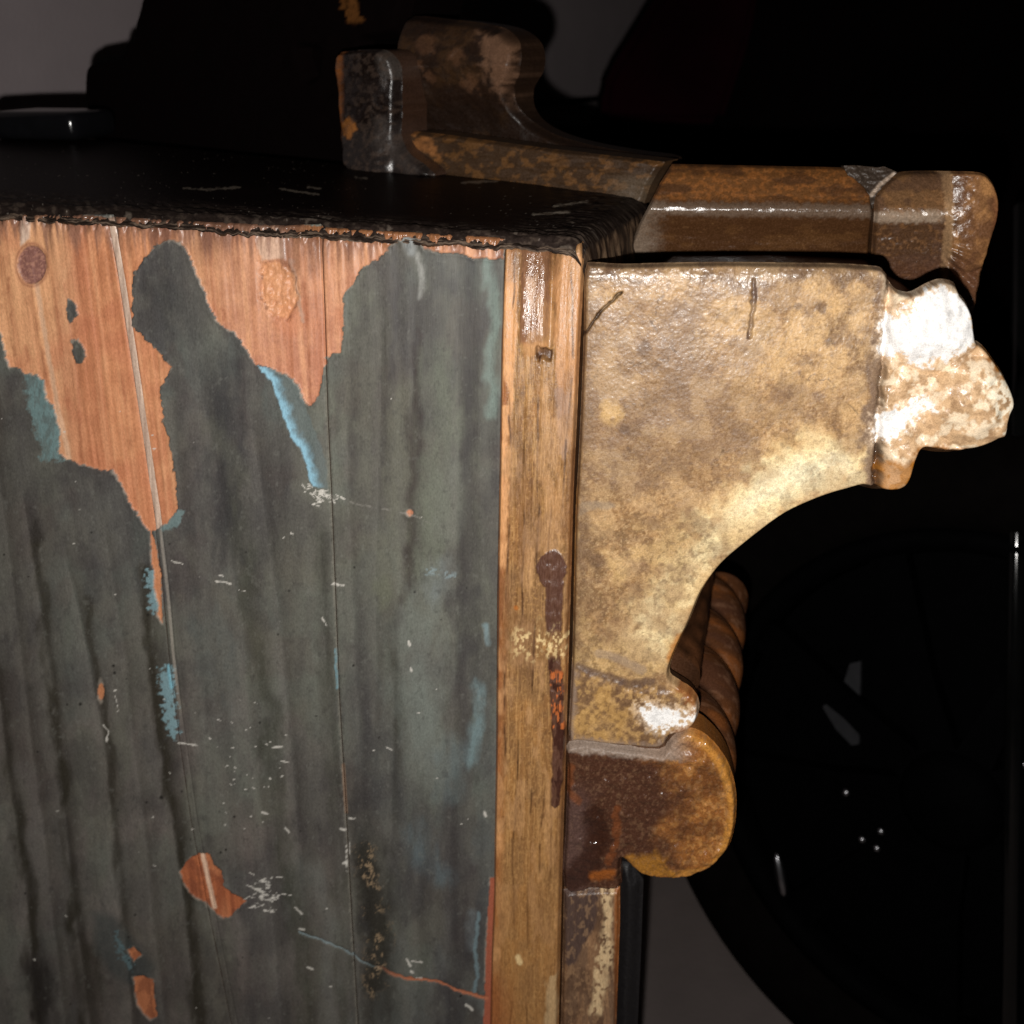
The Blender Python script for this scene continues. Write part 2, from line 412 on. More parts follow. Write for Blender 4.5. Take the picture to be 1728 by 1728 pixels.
LIGHTS = [([(680, 660), (676, 780), (670, 900)], 24, .45, (86, 86, 74)), ([(740, 600), (745, 720), (735, 830), (720, 960)], 26, .5, (88, 92, 80)), ([(625, 640), (620, 780), (610, 870)], 20, .35, (84, 84, 74)),
          ([(828, 440), (832, 560), (828, 700)], 9, .7, (94, 106, 100)), ([(715, 1010), (722, 1110), (720, 1220), (730, 1290)], 36, .45, (96, 100, 94)), ([(740, 960), (735, 1000)], 22, .5, (98, 104, 104)),
          ([(808, 1160), (806, 1230), (800, 1280)], 13, .75, (92, 108, 110)), ([(820, 1055), (824, 1085)], 5, .6, (110, 130, 135)), ([(705, 1400), (720, 1460), (745, 1480)], 22, .45, (78, 90, 94)),
          ([(708, 430), (714, 470), (710, 500)], 7, .7, (120, 120, 116)), ([(690, 400), (694, 425)], 8, .6, (130, 134, 134)), ([(45, 1300), (62, 1500)], 16, .3, (88, 84, 82)), ([(530, 1470), (560, 1560), (560, 1740)], 14, .35, (92, 92, 88)),
          ([(330, 1250), (370, 1330), (400, 1400)], 34, .3, (92, 86, 80)), ([(400, 1180), (420, 1290)], 20, .3, (92, 86, 82)), ([(800, 1540), (795, 1600)], 8, .4, (90, 96, 98)), ([(350, 720), (400, 800)], 20, .3, (80, 80, 70)), ([(640, 930), (650, 1010)], 34, .4, (92, 92, 80)), ([(760, 800), (750, 900)], 24, .4, (92, 94, 86)), ([(690, 1160), (720, 1250)], 40, .4, (98, 104, 98)), ([(770, 1270), (760, 1330)], 26, .4, (84, 96, 98)), ([(500, 950), (505, 1090)], 26, .3, (84, 80, 72)),
          ([(380, 1000), (440, 1080)], 26, .25, (82, 78, 68)), ([(640, 990), (645, 1010)], 18, .5, (84, 86, 72))]

_pc = {}
RIBS = [([(-30, 560), (20, 900), (62, 1280), (92, 1500), (118, 1760)], 15, .62), ([(40, 780), (66, 960), (104, 1230), (122, 1430), (160, 1760)], 14, .9), ([(100, 860), (140, 1020), (182, 1260), (205, 1440), (232, 1760)], 14, .75),
        ([(-60, 1000), (0, 1130), (20, 1300), (48, 1480), (70, 1760)], 15, .85), ([(225, 930), (250, 1060), (270, 1230), (292, 1350), (322, 1560), (338, 1760)], 15, .9), ([(170, 800), (215, 1100), (250, 1400), (290, 1760)], 16, .4),
        ([(330, 560), (372, 760), (410, 1010), (440, 1300), (470, 1560), (486, 1760)], 22, .45), ([(420, 620), (450, 820), (486, 1100), (510, 1400), (526, 1760)], 20, .55), ([(545, 840), (552, 1000), (566, 1250), (590, 1560), (600, 1760)], 16, .5),
        ([(652, 420), (650, 700), (640, 1000), (640, 1300)], 15, .5), ([(708, 430), (702, 660), (692, 900), (684, 1060)], 16, .75), ([(590, 560), (596, 800), (610, 1100), (622, 1400), (632, 1760)], 20, .4),
        ([(782, 450), (784, 760), (776, 1050), (770, 1400), (764, 1760)], 22, .45), ([(672, 1090), (668, 1300), (664, 1480)], 12, .5), ([(720, 1300), (716, 1500), (712, 1760)], 26, .35), ([(560, 1250), (600, 1420), (612, 1600), (620, 1760)], 22, .6)]
def ww_(x, y): return fbm(x / 40, y / 140, 161, 3) - .5
def panel_fields(x, y):
    f = {}
    wx = (fbm(x / 9, y / 9, 1, 3) - .5) * 10; wy = (fbm(x / 9, y / 9, 2, 3) - .5) * 10
    X, Y = x + wx, y + wy
    bare = sdf(WOOD_EDGE, X, Y)
    for p in ISLES: bare = np.minimum(bare, -sdf(p, x + wx * .8, y + wy * .8))
    for p in (CHIP, CHIP2, CHIP3, SLIVER): bare = np.maximum(bare, sdf(p, x + wx * .45, y + wy * .45))
    bare = np.maximum(bare, sdf(REDEDGE, x + wx * .3, y))
    bare = np.maximum(bare, 5.5 - np.hypot((x - 692), (y - 865)))
    bare = np.maximum(bare, 5 - np.hypot((x - 171), (y - 1166) / 3.2) + wx * .3)
    f['bare'] = bare
    f['wx'], f['wy'] = wx, wy
    return f

def panel_relief(x, y, sd):
    f = panel_fields(x, y); _pc['f'] = f
    paint = sstep(1.0, -1.2, f['bare'])
    r = paint * 0.0006
    # lifted lip along the broken edge of the paint
    r += 0.0002 * np.exp(-((f['bare'] + 3) / 3.0) ** 2)
    p = S.at(x, y); s = (p - S.o) @ A_SIDE
    r += (fbm(s * 110, y / 1200, 11, 2) - .5) * 0.0010 * paint
    r += (fbm(s * 500, y / 160, 12, 3) - .5) * 0.0009 * (1 - paint)
    # worn recessed notch in the bare wood, knot and the rough sawn top
    notch = sdf([(440, 446), (462, 440), (484, 448), (496, 468), (502, 500), (498, 522), (484, 540), (466, 536), (448, 520), (438, 488)], x + f['wx'] * .5, y + f['wy'] * .5)
    r -= 0.0012 * sstep(-7, 6, notch + f['wx'] * .9) * (0.3 + 1.6 * fbm(x / 7, y / 9, 14, 3))
    knot = 1 - np.hypot((x - 54 - f['wx'] * .3) / 25, (y - 447) / 34)
    r -= 0.0009 * sstep(0, .12, knot) * (1 + 0.6 * (fbm(x / 5, y / 5, 15, 2) - .5))
    top = sstep(34, 0, y - np.interp(x, [0, 850], [362, 404]))
    r += top * (fbm(x / 7, y / 22, 16, 3) - .62) * 0.004
    dj2 = dseg(x, y, JOINT2)
    r -= 0.0007 * np.exp(-(dj2 / 2.2) ** 2)
    r -= 0.0005 * np.exp(-(dseg(x + f['wx'] * .4, y + f['wy'] * .4, CRACK) / 2.2) ** 2)
    sp = sstep(3.0, 0, sd)
    r -= sp * 0.0012 * sstep(40, 10, y - np.interp(x, [0, 850], [362, 404])) + sstep(2.0, 0, sd) * .00035
    return r

def panel_paint(x, y, sd):
    f = _pc['f']; wx, wy = f['wx'], f['wy']
    p = S.at(x, y); s = (p - S.o) @ A_SIDE
    A = Paint(len(x), (82, 80, 74), 0.58, 0.78)
    A.mix(sstep(900, 1250, y + (x - 400) * .5) * sstep(640, 480, x) * .85 * (.75 + .4 * fbm(x / 50, y / 120, 48, 3)), (94, 88, 84)); A.mix(sstep(1150, 1560, y + (400 - x) * .5) * sstep(560, 360, x) * .9 * (.6 + .6 * fbm(x / 40, y / 110, 49, 3)), (106, 99, 94)); A.mix(sstep(1300, 1600, y) * sstep(560, 620, x) * .6, (92, 92, 91)); A.mix(sstep(1150, 600, y) * sstep(640, 700, x) * .5, (80, 84, 74))  # warm grey-brown low on the boards, lightened further to offset the flash's falloff
    A.mix(sstep(640, 760, x + (y - 1400) * .2) * sstep(1000, 1200, y) * .5, (76, 82, 82)); A.mix(sstep(1000, 760, y) * sstep(560, 460, x) * .35, (66, 65, 63))
    n1 = fbm(x / 90, y / 190, 21, 5); n2 = fbm(x / 60 + 4, y / 110, 22, 4); n3 = fbm(s * 140, y / 420, 23, 4)
    n4 = fbm(s * 420, y / 300, 27, 3)
    A.mix(sstep(.5, .64, n1) * .6, (90, 92, 80)); A.mix(sstep(.5, .36, n1) * .7, (56, 54, 56))
    n6 = fbm(x / 130 + 5, y / 150, 180, 5); A.mix(sstep(.5, .66, n6) * .45, (86, 92, 86)); A.mix(sstep(.49, .36, n6) * .5, (56, 53, 51))
    A.mix(sstep(.52, .7, n2) * .3, (88, 88, 82)); A.mix(sstep(.48, .34, n2) * .35, (74, 64, 60))
    A.mix(sstep(.5, .3, n3) * .3, (58, 55, 52)); A.mix(sstep(.55, .72, n3) * .25, (86, 84, 79))
    A.mix(sstep(.52, .7, n4) * .12, (92, 90, 84)); A.mix(sstep(.46, .3, n4) * .12, (54, 52, 48))
    n5 = fbm(x / 22, y / 34, 40, 4); A.mix(sstep(.5, .68, n5) * .3, (88, 86, 79)); A.mix(sstep(.5, .34, n5) * .3, (60, 57, 56))
    ww = (fbm(x / 40, y / 60, 24, 3) - .5)
    # gouged ribs: dirt lies sharp against one side of each groove and thins out over the rib
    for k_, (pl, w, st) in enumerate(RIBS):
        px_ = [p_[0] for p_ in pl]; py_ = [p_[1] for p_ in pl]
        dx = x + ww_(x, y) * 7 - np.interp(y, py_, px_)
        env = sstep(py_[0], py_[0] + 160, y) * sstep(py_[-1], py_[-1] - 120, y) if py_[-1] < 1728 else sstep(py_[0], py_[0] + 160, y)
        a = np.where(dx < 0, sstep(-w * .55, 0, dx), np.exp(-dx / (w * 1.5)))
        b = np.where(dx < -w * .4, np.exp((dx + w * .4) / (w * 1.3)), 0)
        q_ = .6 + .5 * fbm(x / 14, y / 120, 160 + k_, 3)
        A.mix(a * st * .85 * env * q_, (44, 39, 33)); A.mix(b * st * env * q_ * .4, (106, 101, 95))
    for pl, w, st, c in RUNS + LIGHTS:
        d = dseg(x + ww * 30 + wx * .5, y, pl) + (fbm(x / 9, y / 26, 43 + int(w), 3) - .5) * w * 1.1
        br = sstep(.2, .62, fbm(x / 22, y / 60, 25 + int(w), 3))
        A.mix(sstep(w * 1.6, w * .1, d) * min(1, st * 1.15) * (.4 + .6 * br), tuple(v * .9 if c[0] < 60 else v * 1.06 for v in c))
    A.mul(0.91 + 0.18 * fbm(x / 2.6, y / 2.6, 26, 3))
    A.mix(sstep(.68, .8, fbm(x / 6, y / 9, 181, 4)) * .22, (106, 106, 100)); A.mix(sstep(.34, .22, fbm(x / 7, y / 12, 182, 4)) * .3, (50, 48, 46))
    # broken layers of light blue under the dark coat
    b1 = sdf(BLUE1, x + wx * .7, y + wy * .7)
    edge = sstep(24, 2, dseg(x + wx * .6, y + wy * .6, BLUE1[:8]) + (fbm(x / 8, y / 8, 44, 3) - .5) * 12)
    A.mix(sstep(-2, 2, b1) * .6, (84, 94, 94)); A.mix(sstep(-1, 2, b1) * edge ** 1.6 * .95, (124, 164, 182))
    sp = fbm(x / 5, y / 5, 28, 3)
    A.mix(sstep(-3, 3, sdf(BLUE2, x + wx * .8, y + wy * .8) + (sp - .5) * 14) * (.55 + .45 * sstep(.4, .6, fbm(x / 4, y / 12, 45, 3))), (92, 112, 112))
    A.mix(sstep(-2, 2, sdf(BLUE3, x + wx * .5, y + wy * .5) + (sp - .5) * 8) * .8, (98, 116, 116))
    for q in (BLUE4, BLUE5, BLUE6):
        A.mix(sstep(-1, 6, sdf(q, x + wx * .5, y + wy * .5) + (sp - .54) * 26) * .9, (108, 134, 140))
    A.mix(sstep(-14, 8, sdf(HALO, x, y)) * .55, (48, 56, 56))
    A.mix(sstep(4, 0, dseg(x + wx * .5, y, [(285, 1122), (287, 1140), (290, 1160)])), (104, 150, 164))
    A.mix(sstep(3, .5, dseg(x + wx * .3, y, [(567, 1095), (568, 1130), (570, 1160)])) * .9, (96, 130, 140))
    A.mix(sstep(3.5, 1, dseg(x, y, JOINT2) + (sp - .5) * 5) * .5, (122, 118, 108))
    A.mix(sstep(4, 1, dseg(x, y, [(580, 1290), (583, 1340), (585, 1370)])) * .6, (140, 110, 88))
    A.mix(sstep(9, 2, dseg(x + wx, y + wy, [(720, 964), (765, 970)])) * .6 * sstep(.45, .6, sp), (120, 136, 140))
    A.mix(sstep(5, 1, dseg(x + wx * .6, y + wy * .6, [(808, 1540), (802, 1600), (806, 1650), (800, 1672)])) * .6, (104, 124, 130))
    # rough mossy patch
    ms = sstep(28, 8, dseg(x + wx * 2, y + wy * 2, [(615, 1440), (628, 1510), (640, 1580), (630, 1660)]))
    A.mix(ms * .7, (36, 33, 27)); A.mix(ms * sstep(.5, .66, fbm(x / 5 + wx * .3, y / 8 + wy * .3, 29, 5, .7)) * sstep(.42, .56, fbm(x / 16, y / 24, 46, 3)) * .85, (132, 112, 88))
    # bare wood
    W = Paint(len(x), (170, 124, 92), 0.5, 0.78)
    W.mix(sstep(.5, .66, fbm(x / 34, y / 80, 183, 5)) * .5, (140, 92, 66)); W.mix(sstep(.5, .36, fbm(x / 30, y / 70, 184, 5)) * .5, (196, 150, 114))
    g1 = fbm(s * 520, y / 260, 31, 4); g2 = fbm(s * 130, y / 700, 32, 3); g3 = fbm(x / 70, y / 90, 33, 3)
    W.mix(sstep(400, 640, y) * .75 * sstep(330, 460, x), (156, 100, 80))
    W.mix(sstep(330, 400, x) * .5, (172, 122, 98))
    W.mix(sstep(200, 120, x) * sstep(90, 40, np.abs(x - 30)) * .8, (196, 146, 106))
    W.mix(sstep(100, 150, x) * sstep(340, 250, x) * .7, (178, 116, 80))
    W.mix(sstep(.52, .74, g1) * .4, (200, 150, 112)); W.mix(sstep(.46, .26, g1) * .4, (148, 94, 64)); W.mix(sstep(.5,.7,fbm(x/16,y/22,39,4))*.3,(188,134,98)); W.mix(sstep(.5,.34,fbm(x/16,y/22,39,4))*.25,(140,88,62))
    W.mix(sstep(.55, .75, g2) * .35, (150, 92, 66)); W.mix(sstep(.55, .75, g3) * .4, (168, 104, 76))
    for xx in ([(14, 470), (24, 600)], [(40, 560), (50, 630)], [(64, 520), (78, 650)], [(180, 400), (196, 560), (214, 700), (232, 850)], [(110, 480), (132, 640), (137, 780)], [(362, 400), (372, 480), (378, 540)], [(512, 470), (520, 560), (524, 670)]):
        W.mix(sstep(5, .5, dseg(x + wx * .5, y, xx)) * .45 * sstep(.3, .6, fbm(x / 20, y / 30, 34, 3)), (128, 74, 50))
    W.mix(sstep(6, 2, dseg(x + wx * .3, y, [(62, 480), (82, 600), (98, 690), (117, 775)])) * .85, (186, 150, 122))
    W.mix(sstep(.14, -.04, np.abs(1 - np.hypot((x - 54) / 27, (y - 447) / 36)) - .0) * .7, (120, 72, 56))
    W.mix(sstep(0, .1, 1 - np.hypot((x - 54 - wx * .3) / 25, (y - 447) / 34)) * .95, (112, 76, 70)); W.mix(sstep(0, .1, 1 - np.hypot((x - 54 - wx * .3) / 25, (y - 447) / 34)) * sstep(.5, .62, fbm(x / 4, y / 3, 47, 3)) * .7, (150, 108, 92))
    W.mix(sstep(0, 5, sdf([(28, 362), (54, 366), (52, 404), (34, 420)], x + wx * .4, y)) * .8, (196, 176, 160))
    W.mix(sstep(0, 5, sdf([(428, 374), (480, 378), (482, 438), (440, 442), (432, 420)], x + wx * .6, y + wy * .4)) * .75, (186, 158, 138), .4)
    W.mix(sstep(6, 1, dseg(x + wx, y + wy, [(490, 440), (500, 490), (512, 540)])) * .5, (160, 140, 126))
    W.mix(sstep(-2, 3, sdf([(440, 446), (462, 440), (484, 448), (496, 468), (502, 500), (498, 522), (484, 540), (466, 536), (448, 520), (438, 488)], x + wx * 1.2, y + wy * 1.2)) * .5 * (.4 + .9 * fbm(x / 10, y / 10, 175, 3)), (196, 140, 96), .35); W.mix(sstep(3, .5, np.abs(sdf([(440, 446), (462, 440), (484, 448), (496, 468), (502, 500), (498, 522), (484, 540), (466, 536), (448, 520), (438, 488)], x + wx * 1.2, y + wy * 1.2))) * sstep(.45, .6, fbm(x / 12, y / 12, 176, 3)) * .6, (96, 60, 44))
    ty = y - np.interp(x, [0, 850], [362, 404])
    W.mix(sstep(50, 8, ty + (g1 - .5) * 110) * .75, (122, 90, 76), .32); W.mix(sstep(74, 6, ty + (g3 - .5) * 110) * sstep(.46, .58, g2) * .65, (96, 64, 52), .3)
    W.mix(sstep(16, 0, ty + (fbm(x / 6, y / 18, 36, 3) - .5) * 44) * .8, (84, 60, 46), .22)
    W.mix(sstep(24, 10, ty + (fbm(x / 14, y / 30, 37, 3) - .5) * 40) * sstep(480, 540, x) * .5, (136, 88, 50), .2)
    W.mix(sstep(1400, 1440, y), (158, 92, 60)); W.mix(sstep(.45, .65, g1) * sstep(1400, 1440, y) * .6, (124, 68, 46)); W.mix(sstep(.5, .36, n2) * sstep(1400, 1440, y) * .5, (180, 118, 82)); W.mix(sstep(.5, .62, fbm(x / 12, y / 16, 179, 4)) * sstep(1400, 1440, y) * .5, (112, 64, 46))
    W.mix(sstep(5.5, 2.5, dseg(x + wx * .2, y, [(342, 1440), (350, 1480), (362, 1530)])), (196, 164, 140))
    W.mix(sstep(800, 815, x) * sstep(1400, 1450, y), (140, 78, 58))
    m = sstep(-.6, .6, f['bare'])
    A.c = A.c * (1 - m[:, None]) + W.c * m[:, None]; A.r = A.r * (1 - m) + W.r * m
    # pale highlight painted along the cut edge of the coat
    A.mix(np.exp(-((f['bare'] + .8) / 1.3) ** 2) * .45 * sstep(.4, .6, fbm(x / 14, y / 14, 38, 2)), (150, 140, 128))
    # cracks, scratches, spots
    d = dseg(x + wx * .5, y + wy * .6, CRACK)
    A.mix(sstep(3.4, 1.2, d) * sstep(630, 680, x), (150, 92, 66)); A.mix(sstep(2.2, .8, d) * sstep(650, 600, x) * .7, (120, 136, 140))
    A.mix(sstep(2.2, .6, dseg(x + wx * .4, y + wy * .4, CRACK2)) * .5 * sstep(.4, .6, sp), (120, 116, 110))
    for (a, b, w) in FLECKS:
        mm = (np.abs(x - (a[0] + b[0]) / 2) < 24) & (np.abs(y - (a[1] + b[1]) / 2) < 24)
        if not mm.any(): continue
        z = np.zeros(len(x)); z[mm] = sstep(w * .75 + .6, w * .2, dseg(x[mm] + wx[mm] * .35, y[mm] + wy[mm] * .35, [a, b]) + (sp[mm] - .5) * 3)
        A.mix(z * .8, (186, 182, 174))
    for (a, b, w) in SPOTS:
        mm = (np.abs(x - a) < 9) & (np.abs(y - b) < 9)
        if not mm.any(): continue
        z = np.zeros(len(x)); z[mm] = sstep(w + .8, w * .5, np.hypot(x[mm] - a, y[mm] - b))
        A.mix(z * .9, (24, 22, 20))
    return A

def line_pts(pl, dx): return [(a + dx, b) for a, b in pl]
def with_foot(pl):
    return pl
P1 = [(-320, 341)] + [(0, 360), (100, 363)] + line_pts(JOINT1, -5.5) + [(-230, 2150)]
P2 = [(a + 5.5, b) for a, b in JOINT1[::-1]] + [(192 + 2, 366), (330, 374), (480, 381)] + line_pts(JOINT2, -.7)
P3 = [(a + .7, b) for a, b in JOINT2[::-1]] + [(541, 384), (700, 393), (852, 402), (845, 700), (839, 1000), (837, 1300), (834, 1500), (832, 1772), (818, 2150)]
# boards: keep vertex order consistent, the outlines are closed polygons
for P in (P1, P2, P3):
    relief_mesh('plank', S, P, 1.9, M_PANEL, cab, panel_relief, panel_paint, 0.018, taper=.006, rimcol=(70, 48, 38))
# the pale batten let into the first joint
def fill_relief(x, y, sd):
    f = panel_fields(x, y); _pc['f'] = f
    r = np.full(len(x), -0.0002) - sstep(2, 0, sd) * .0003
    r += (fbm(x / 4, y / 90, 41, 3) - .5) * .0008 + sstep(.0, -1.5, f['bare']) * .0003
    return r
def fill_paint(x, y, sd):
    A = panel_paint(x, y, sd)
    W = Paint(len(x), (166, 144, 128), 0.6, 0.78)
    g = fbm(x / 3, y / 120, 42, 4)
    W.mix(sstep(.5, .7, g) * .5, (190, 166, 148)); W.mix(sstep(.47, .3, g) * .5, (132, 104, 88))
    W.mix(sstep(380, 366, y), (110, 90, 78))
    m = sstep(-.6, .6, _pc['f']['bare']) * sstep(940, 890, y)
    A.c = A.c * (1 - m[:, None]) + W.c * m[:, None]
    A.mix(sstep(3.5, .8, dseg(x, y, line_pts(JOINT1, 2))) * sstep(880, 900, y) * sstep(1250, 1130, y) * .5, (150, 142, 132))
    return A
FILL = line_pts(JOINT1, -5.4) + [(a + 5.4, b) for a, b in JOINT1[::-1]]
relief_mesh('joint_batten', S, FILL, 1.6, M_PANEL, cab, fill_relief, fill_paint, 0.012, taper=.005, rimcol=(70, 54, 46))

# --- stile
STILE = [(850, 404), (868, 399), (900, 403), (926, 404), (940, 402), (965, 402), (982, 410), (986, 440), (980, 560), (974, 700), (968, 830), (964, 970), (960, 1100),
         (956, 1240), (951, 1400), (947, 1540), (942, 1772), (930, 2150), (806, 2150), (826, 1772), (830, 1600), (834, 1500), (837, 1300), (840, 1000), (845, 700), (848, 500)]
LX = lambda y: np.interp(y, [400, 700, 1000, 1300, 1500, 1728, 2150], [849, 845, 840, 837, 834, 827, 806])
RX = lambda y: np.interp(y, [400, 560, 830, 1100, 1400, 1728, 2150], [985, 980, 968, 960, 951, 943, 930])
def stile_relief(x, y, sd):
    t = (x - LX(y)) / (RX(y) - LX(y))
    w = (fbm(x / 9, y / 14, 51, 3) - .5)
    r = 0.004 - 0.0035 * (1 - sstep(0, 7, sd)) ** 2
    r += (fbm(t * 16, y / 170, 52, 4) - .5) * 0.0010
    top = sstep(600, 560, y + w * 20)
    r += top * .0014 * sstep(.0, .08, t - .22 + w * .06) * sstep(.0, .1, .62 - t)       # thick varnish on the top
    r -= .0022 * np.exp(-((t - .62) / .05) ** 2) * sstep(620, 540, y)                    # split beside it
    hole = sdf([(908, 586), (921, 583), (934, 590), (931, 607), (918, 603), (910, 612)], x + w * 16, y + w * 16)
    r -= .003 * sstep(-2, 3, hole)
    r -= np.clip((590 - y) / 190, 0, 1) ** 1.6 * .0062 + sstep(430, 398, y) ** 2 * .004 + np.exp(-((t - .60 + w * .1) / .07) ** 2) * sstep(470, 410, y) * .003
    drip = stain(x, y)
    r += drip * .0003 * (1 + .6 * np.sin(y / 4.2 + w * 6))
    return r
def stain(x, y):
    w = (fbm(x / 10, y / 10, 53, 3) - .5) * 9
    d = np.maximum(1 - np.hypot((x - 932 + w) / 26, (y - 955 + w) / 34), 0) * 40
    c = np.interp(y, [970, 1030, 1090, 1150, 1240, 1300, 1350], [938, 936, 936, 941, 944, 942, 938])
    hw = np.interp(y, [960, 1020, 1090, 1150, 1240, 1310, 1350, 1358], [16, 15, 12, 13, 11, 10, 8, 0]) * ((y > 960) & (y < 1358))
    return np.maximum(sstep(0, 3, d), sstep(-1, 3, hw - np.abs(x - c + w * .5)))
def stile_paint(x, y, sd):
    t = (x - LX(y)) / (RX(y) - LX(y))
    A = Paint(len(x), (156, 113, 68), 0.36, 1.1)
    g = fbm(t * 22, y / 150, 55, 4); g2 = fbm(t * 60, y / 60, 56, 3); b = fbm(x / 26, y / 60, 57, 4)
    A.mix(sstep(.5, .72, b) * .6, (128, 92, 58)); A.mix(sstep(.46, .3, b) * .5, (168, 118, 66))
    A.mix(sstep(.52, .7, g) * .4, (182, 138, 90)); A.mix(sstep(.45, .3, g) * .35, (116, 78, 46)); sm = fbm(x / 30, y / 46, 186, 5); A.mix(sstep(.48, .6, sm) * .6, (140, 106, 70)); A.mix(sstep(.62, .72, fbm(x / 6, y / 10, 187, 4)) * .4, (96, 66, 44))
    A.mix(sstep(.6, .72, g2) * .4, (206, 160, 104)); A.mix(sstep(.62, .74, fbm(x / 3, y / 3, 58, 2)) * .45, (196, 150, 96))
    A.mix(sstep(.2, .02, t) * .7, (168, 98, 54)); A.mix(sstep(.92, 1, t) * .6, (150, 96, 58))
    w = (fbm(x / 9, y / 22, 59, 3) - .5)
    pale = np.maximum(sstep(-3, 3, sdf([(850, 430), (872, 440), (876, 560), (872, 640), (866, 700), (850, 600)], x + w * 12, y + w * 40)),
                      sstep(-3, 3, sdf([(846, 690), (862, 680), (864, 730), (850, 760)], x + w * 8, y + w * 30)))
    A.mix(pale * .85, (216, 158, 104), .5)
    A.mix(sstep(-3, 4, sdf([(934, 430), (984, 430), (978, 700), (970, 760), (946, 690), (938, 600)], x + w * 12, y + w * 40)) * .75, (204, 148, 100), .42)
    A.mix(sstep(-3, 4, sdf([(936, 650), (968, 660), (962, 760), (946, 770)], x + w * 12, y + w * 40)) * .6, (176, 142, 120), .5)
    A.mix(sstep(-3, 4, sdf([(878, 412), (928, 412), (926, 560), (908, 582), (882, 578)], x + w * 10, y + w * 10)) * .75, (136, 96, 76), .12)
    A.mix(sstep(-3, 3, sdf([(886, 575), (926, 572), (920, 596), (884, 600)], x + w * 8, y + w * 8)) * .6, (206, 150, 100))
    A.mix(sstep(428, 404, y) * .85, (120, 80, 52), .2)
    A.mix(sstep(-2, 3, sdf([(908, 586), (921, 583), (934, 590), (931, 607), (918, 603), (910, 612)], x + w * 16, y + w * 16)) * .8, (58, 34, 26))
    for xx, sd_ in ((.12, 1), (.33, 2), (.52, 3), (.71, 4), (.86, 5)):
        gq = t - xx - (fbm(y / 160, y * 0 + sd_, 171, 3) - .5) * .16
        A.mix(sstep(.022, .004, np.abs(gq)) * sstep(.5, .6, fbm(y / 90, y * 0 + sd_ * 3.7, 172, 3)) * .75, (66, 40, 24))
    chips = sstep(.5, .6, fbm(y / 70, y * 0 + .5, 173, 3)) * sstep(.16, .06, t + (fbm(x / 6, y / 20, 174, 3) - .5) * .16)
    A.mix(chips * .8, (220, 162, 108), .5)
    scf = sstep(.56, .66, fbm(t * 5 + 3, y / 60, 177, 4)); A.mix(scf * .45, (196, 150, 104), .45); A.mix(sstep(.56, .68, fbm(t * 4 + 8, y / 110, 178, 4)) * .4, (110, 78, 54))
    A.mix(sstep(.04, .01, t) * .6, (112, 60, 38)); A.mix(sstep(1250, 1600, y) * .35, (176, 124, 70))  # lower stile mixed lighter gold to make up for flash falloff
    st = stain(x, y) * (1 - .85 * sstep(26, 8, np.abs(y - 1082) + w * 30))
    A.mix(st * .9, (84, 54, 46), .36)
    A.mix(st * sstep(1090, 1110, y) * sstep(.5, .62, fbm(x / 7, y / 18, 60, 3)) * .8, (58, 32, 26), .15)
    A.mix(st * sstep(1120, 1130, y) * sstep(1240, 1220, y) * sstep(.55, .62, fbm(x / 6, y / 14, 61, 3)), (188, 104, 56))
    A.mix(sstep(34, 10, np.abs(y - 1078 + w * 40)) * sstep(858, 880, x) * sstep(.5, .64, fbm(x / 4, y / 6, 62, 3)) * .85, (236, 206, 150), .3)
    A.mix(sstep(2, -2, dseg(x, y, [(876, 1606), (878, 1614)]) - 6 + w * 6) * .9, (238, 206, 150))
    A.mix(sstep(-3, 4, sdf([(926, 1640), (942, 1628), (942, 1728), (915, 1728), (918, 1690)], x + w * 10, y + w * 40)) * .7, (204, 172, 128))
    A.mix(sstep(6, 2, np.hypot(x - 873, y - 1020)) * .7, (196, 116, 50))
    A.mix(sstep(1600, 1690, y) * sstep(.5, .1, t) * .6, (150, 84, 46))
    return A
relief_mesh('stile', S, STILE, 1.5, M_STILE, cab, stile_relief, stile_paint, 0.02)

# --- carved bracket (the cornice's end)
BR = [(990, 446), (1000, 442), (1050, 445), (1130, 443), (1226, 442), (1320, 443), (1403, 444), (1470, 448), (1488, 453), (1501, 473), (1509, 486), (1528, 491), (1549, 482), (1565, 475),
      (1586, 470), (1609, 476), (1615, 492), (1629, 514), (1637, 544), (1642, 570), (1656, 581), (1674, 605), (1690, 632), (1703, 664), (1703, 680), (1697, 690), (1692, 709), (1689, 730),
      (1677, 735), (1656, 746), (1626, 757), (1597, 758), (1570, 754), (1553, 752), (1544, 765), (1538, 783), (1530, 810), (1517, 821), (1493, 823), (1472, 820), (1453, 815), (1427, 822),
      (1400, 830), (1364, 844), (1325, 862), (1289, 887), (1254, 915), (1225, 940), (1205, 963), (1183, 997), (1165, 1042), (1148, 1077), (1134, 1111), (1131, 1134), (1147, 1146), (1164, 1157),
      (1177, 1172), (1180, 1192), (1173, 1213), (1156, 1227), (1131, 1233), (1124, 1246), (1109, 1254), (1075, 1252), (1023, 1247), (979, 1242), (961, 1239), (962, 1187), (966, 1100),
      (969, 967), (971, 880), (973, 831), (975, 801), (980, 702), (985, 566), (986, 480)]
BRs = catmull(BR, 3)
def br_w(x, y): return (fbm(x / 14, y / 14, 71, 4) - .5)
def tipmask(x, y): return sstep(1476, 1500, x + br_w(x, y) * 10)
WHITE1 = [(1490, 520), (1482, 545), (1478, 575), (1484, 596), (1496, 600), (1508, 588), (1524, 592), (1536, 612), (1552, 614), (1570, 602), (1600, 596), (1622, 582), (1636, 566), (1630, 520), (1612, 494), (1590, 482), (1562, 484), (1540, 500), (1518, 524), (1504, 530)]
WHITE2 = [(1471, 700), (1480, 694), (1510, 686), (1535, 670), (1558, 660), (1568, 676), (1550, 690), (1525, 702), (1508, 726), (1490, 736), (1470, 738)]
